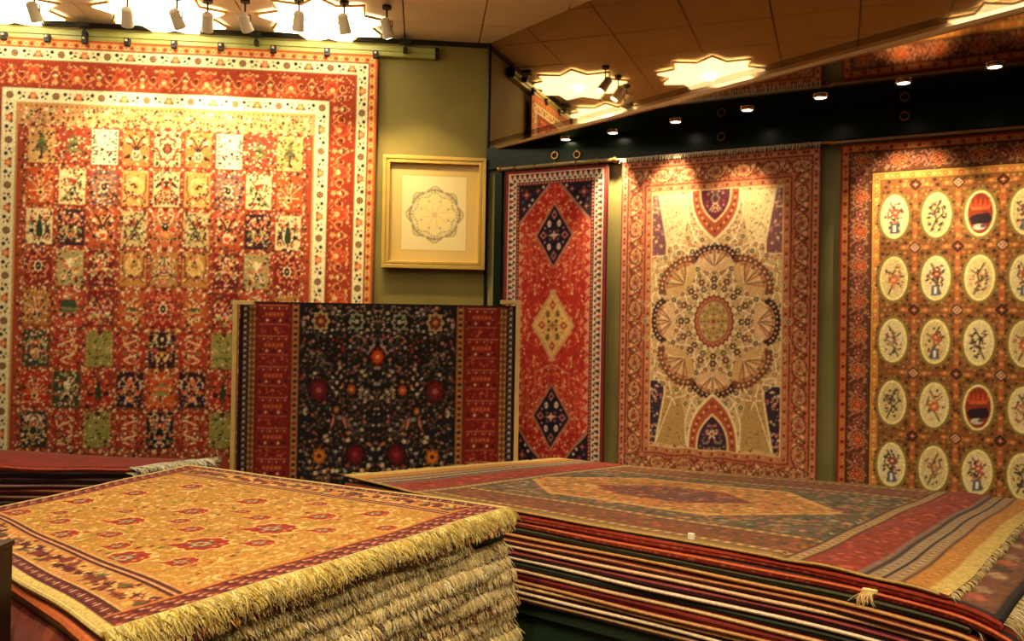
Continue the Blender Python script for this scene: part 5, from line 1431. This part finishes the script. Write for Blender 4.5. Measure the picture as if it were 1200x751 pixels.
t = empty('rug_platform', (ctr.x, ctr.y, 0), 'dark wooden platform under the front left rug pile', 'platform')
MB().prism([p + Z * (ZG - .05) for p in gb], Z * .05).build('platform_top', DARKW, t, bevel=.004)
MB().prism([ctr + (p - ctr) * .92 for p in gb], Z * (ZG - .051)).build('plinth', DARKW, t)

# ---- folded pile at the back left --------------------------------------------
BT = EYE - .735
Bq = [Vector((-3.3, 4.30, 0)), at_z(152, 545.5, BT), at_z(238, 535, BT), Vector((-3.3, 4.76, 0))]
spec_b = [(.034, '8c3226', 'c05c40', 'bright brick-red folded rug on top of the back left pile'),
          (.030, '34141c', '1c1014', 'blackish folded rug second in the back left pile'),
          (.034, '3c2424', '4c2c30', 'dark brown folded rug third in the back left pile'),
          (.026, '541c20', 'a08078', 'maroon folded rug with a greyish pink edge in the back left pile'),
          (.030, '7c2420', 'b06848', 'red-brown folded rug in the middle of the back left pile'),
          (.030, '4c2018', 'a87c60', 'brown folded rug with a tan edge low in the back left pile'),
          (.030, '3c3428', '6c6048', 'dark olive folded rug near the bottom of the back left pile'),
          (.034, '2c1820', '4c2c34', 'plum-dark folded rug low in the back left pile'), (.034, '5c2420', '8c4438', 'russet folded rug at the foot of the back left pile')]
z = BT; out_b = Vector((1, .1, 0)).normalized()
for k, (th, body, bind, lb) in enumerate(spec_b):
    sg = (lambda U, V: .012 * np.sin(U * 6) - .05 * np.maximum(0, U - .85) ** 1 * 1.0) if k == 0 else (lambda U, V: 0 * U)
    t, P, B, Q, uu, vv, _, _ = pile_rug('folded_rug', lb, 'folded rugs in the back left pile', Bq, z, th, body, bind, zf=sg if k == 0 else None, seed=70 + k, jit=.008, u1=1 - .012 * (k % 3))
    close_pile_rug(t, P, B, Q, None, None, body, bind, .006)
    end_fringe(t, P[:, -1], out_b, 420 if k < 3 else 120, .10 if k < 2 else .05, .0065, ['f4ecd0', 'e0d4a8', 'fff8e0'], 300 + k, sag=.12 if k == 0 else .5, curl=.8, spread=.5)
    z -= th
ctr = sum((Vector((p[0], p[1], 0)) for p in Bq), Vector()) / 4
t = empty('rug_platform', (ctr.x, ctr.y, 0), 'dark low platform under the back left folded rugs', 'platform')
bb = [ctr + (Vector((p[0], p[1], 0)) - ctr) * .94 for p in Bq]
MB().prism([p + Z * (z - .056) for p in bb], Z * .05).build('platform_top', DARKW, t, bevel=.004)
MB().prism([ctr + (p - ctr) * .95 for p in bb], Z * (z - .057)).build('plinth', DARKW, t)

# ---- dark post at the left edge of the view ----------------------------------
p = at_y(-9, 641, 1.95)
t = empty('rack_post', (p.x, 1.95, 0), 'dark wooden rack post rising at the bottom left edge', 'post')
MB().box((p.x, 1.95, p.z / 2), (.030, 0, 0), (0, .030, 0), (0, 0, p.z / 2)).build('upright', DARKW, t, bevel=.003)
MB().box((p.x, 1.95, p.z + .004), (.033, 0, 0), (0, .033, 0), (0, 0, .006)).build('post_cap', DARKW, t, bevel=.003)
MB().box((p.x - .02, 1.95, .012), (.09, 0, 0), (0, .08, 0), (0, 0, .012)).build('base', DARKW, t, bevel=.003)
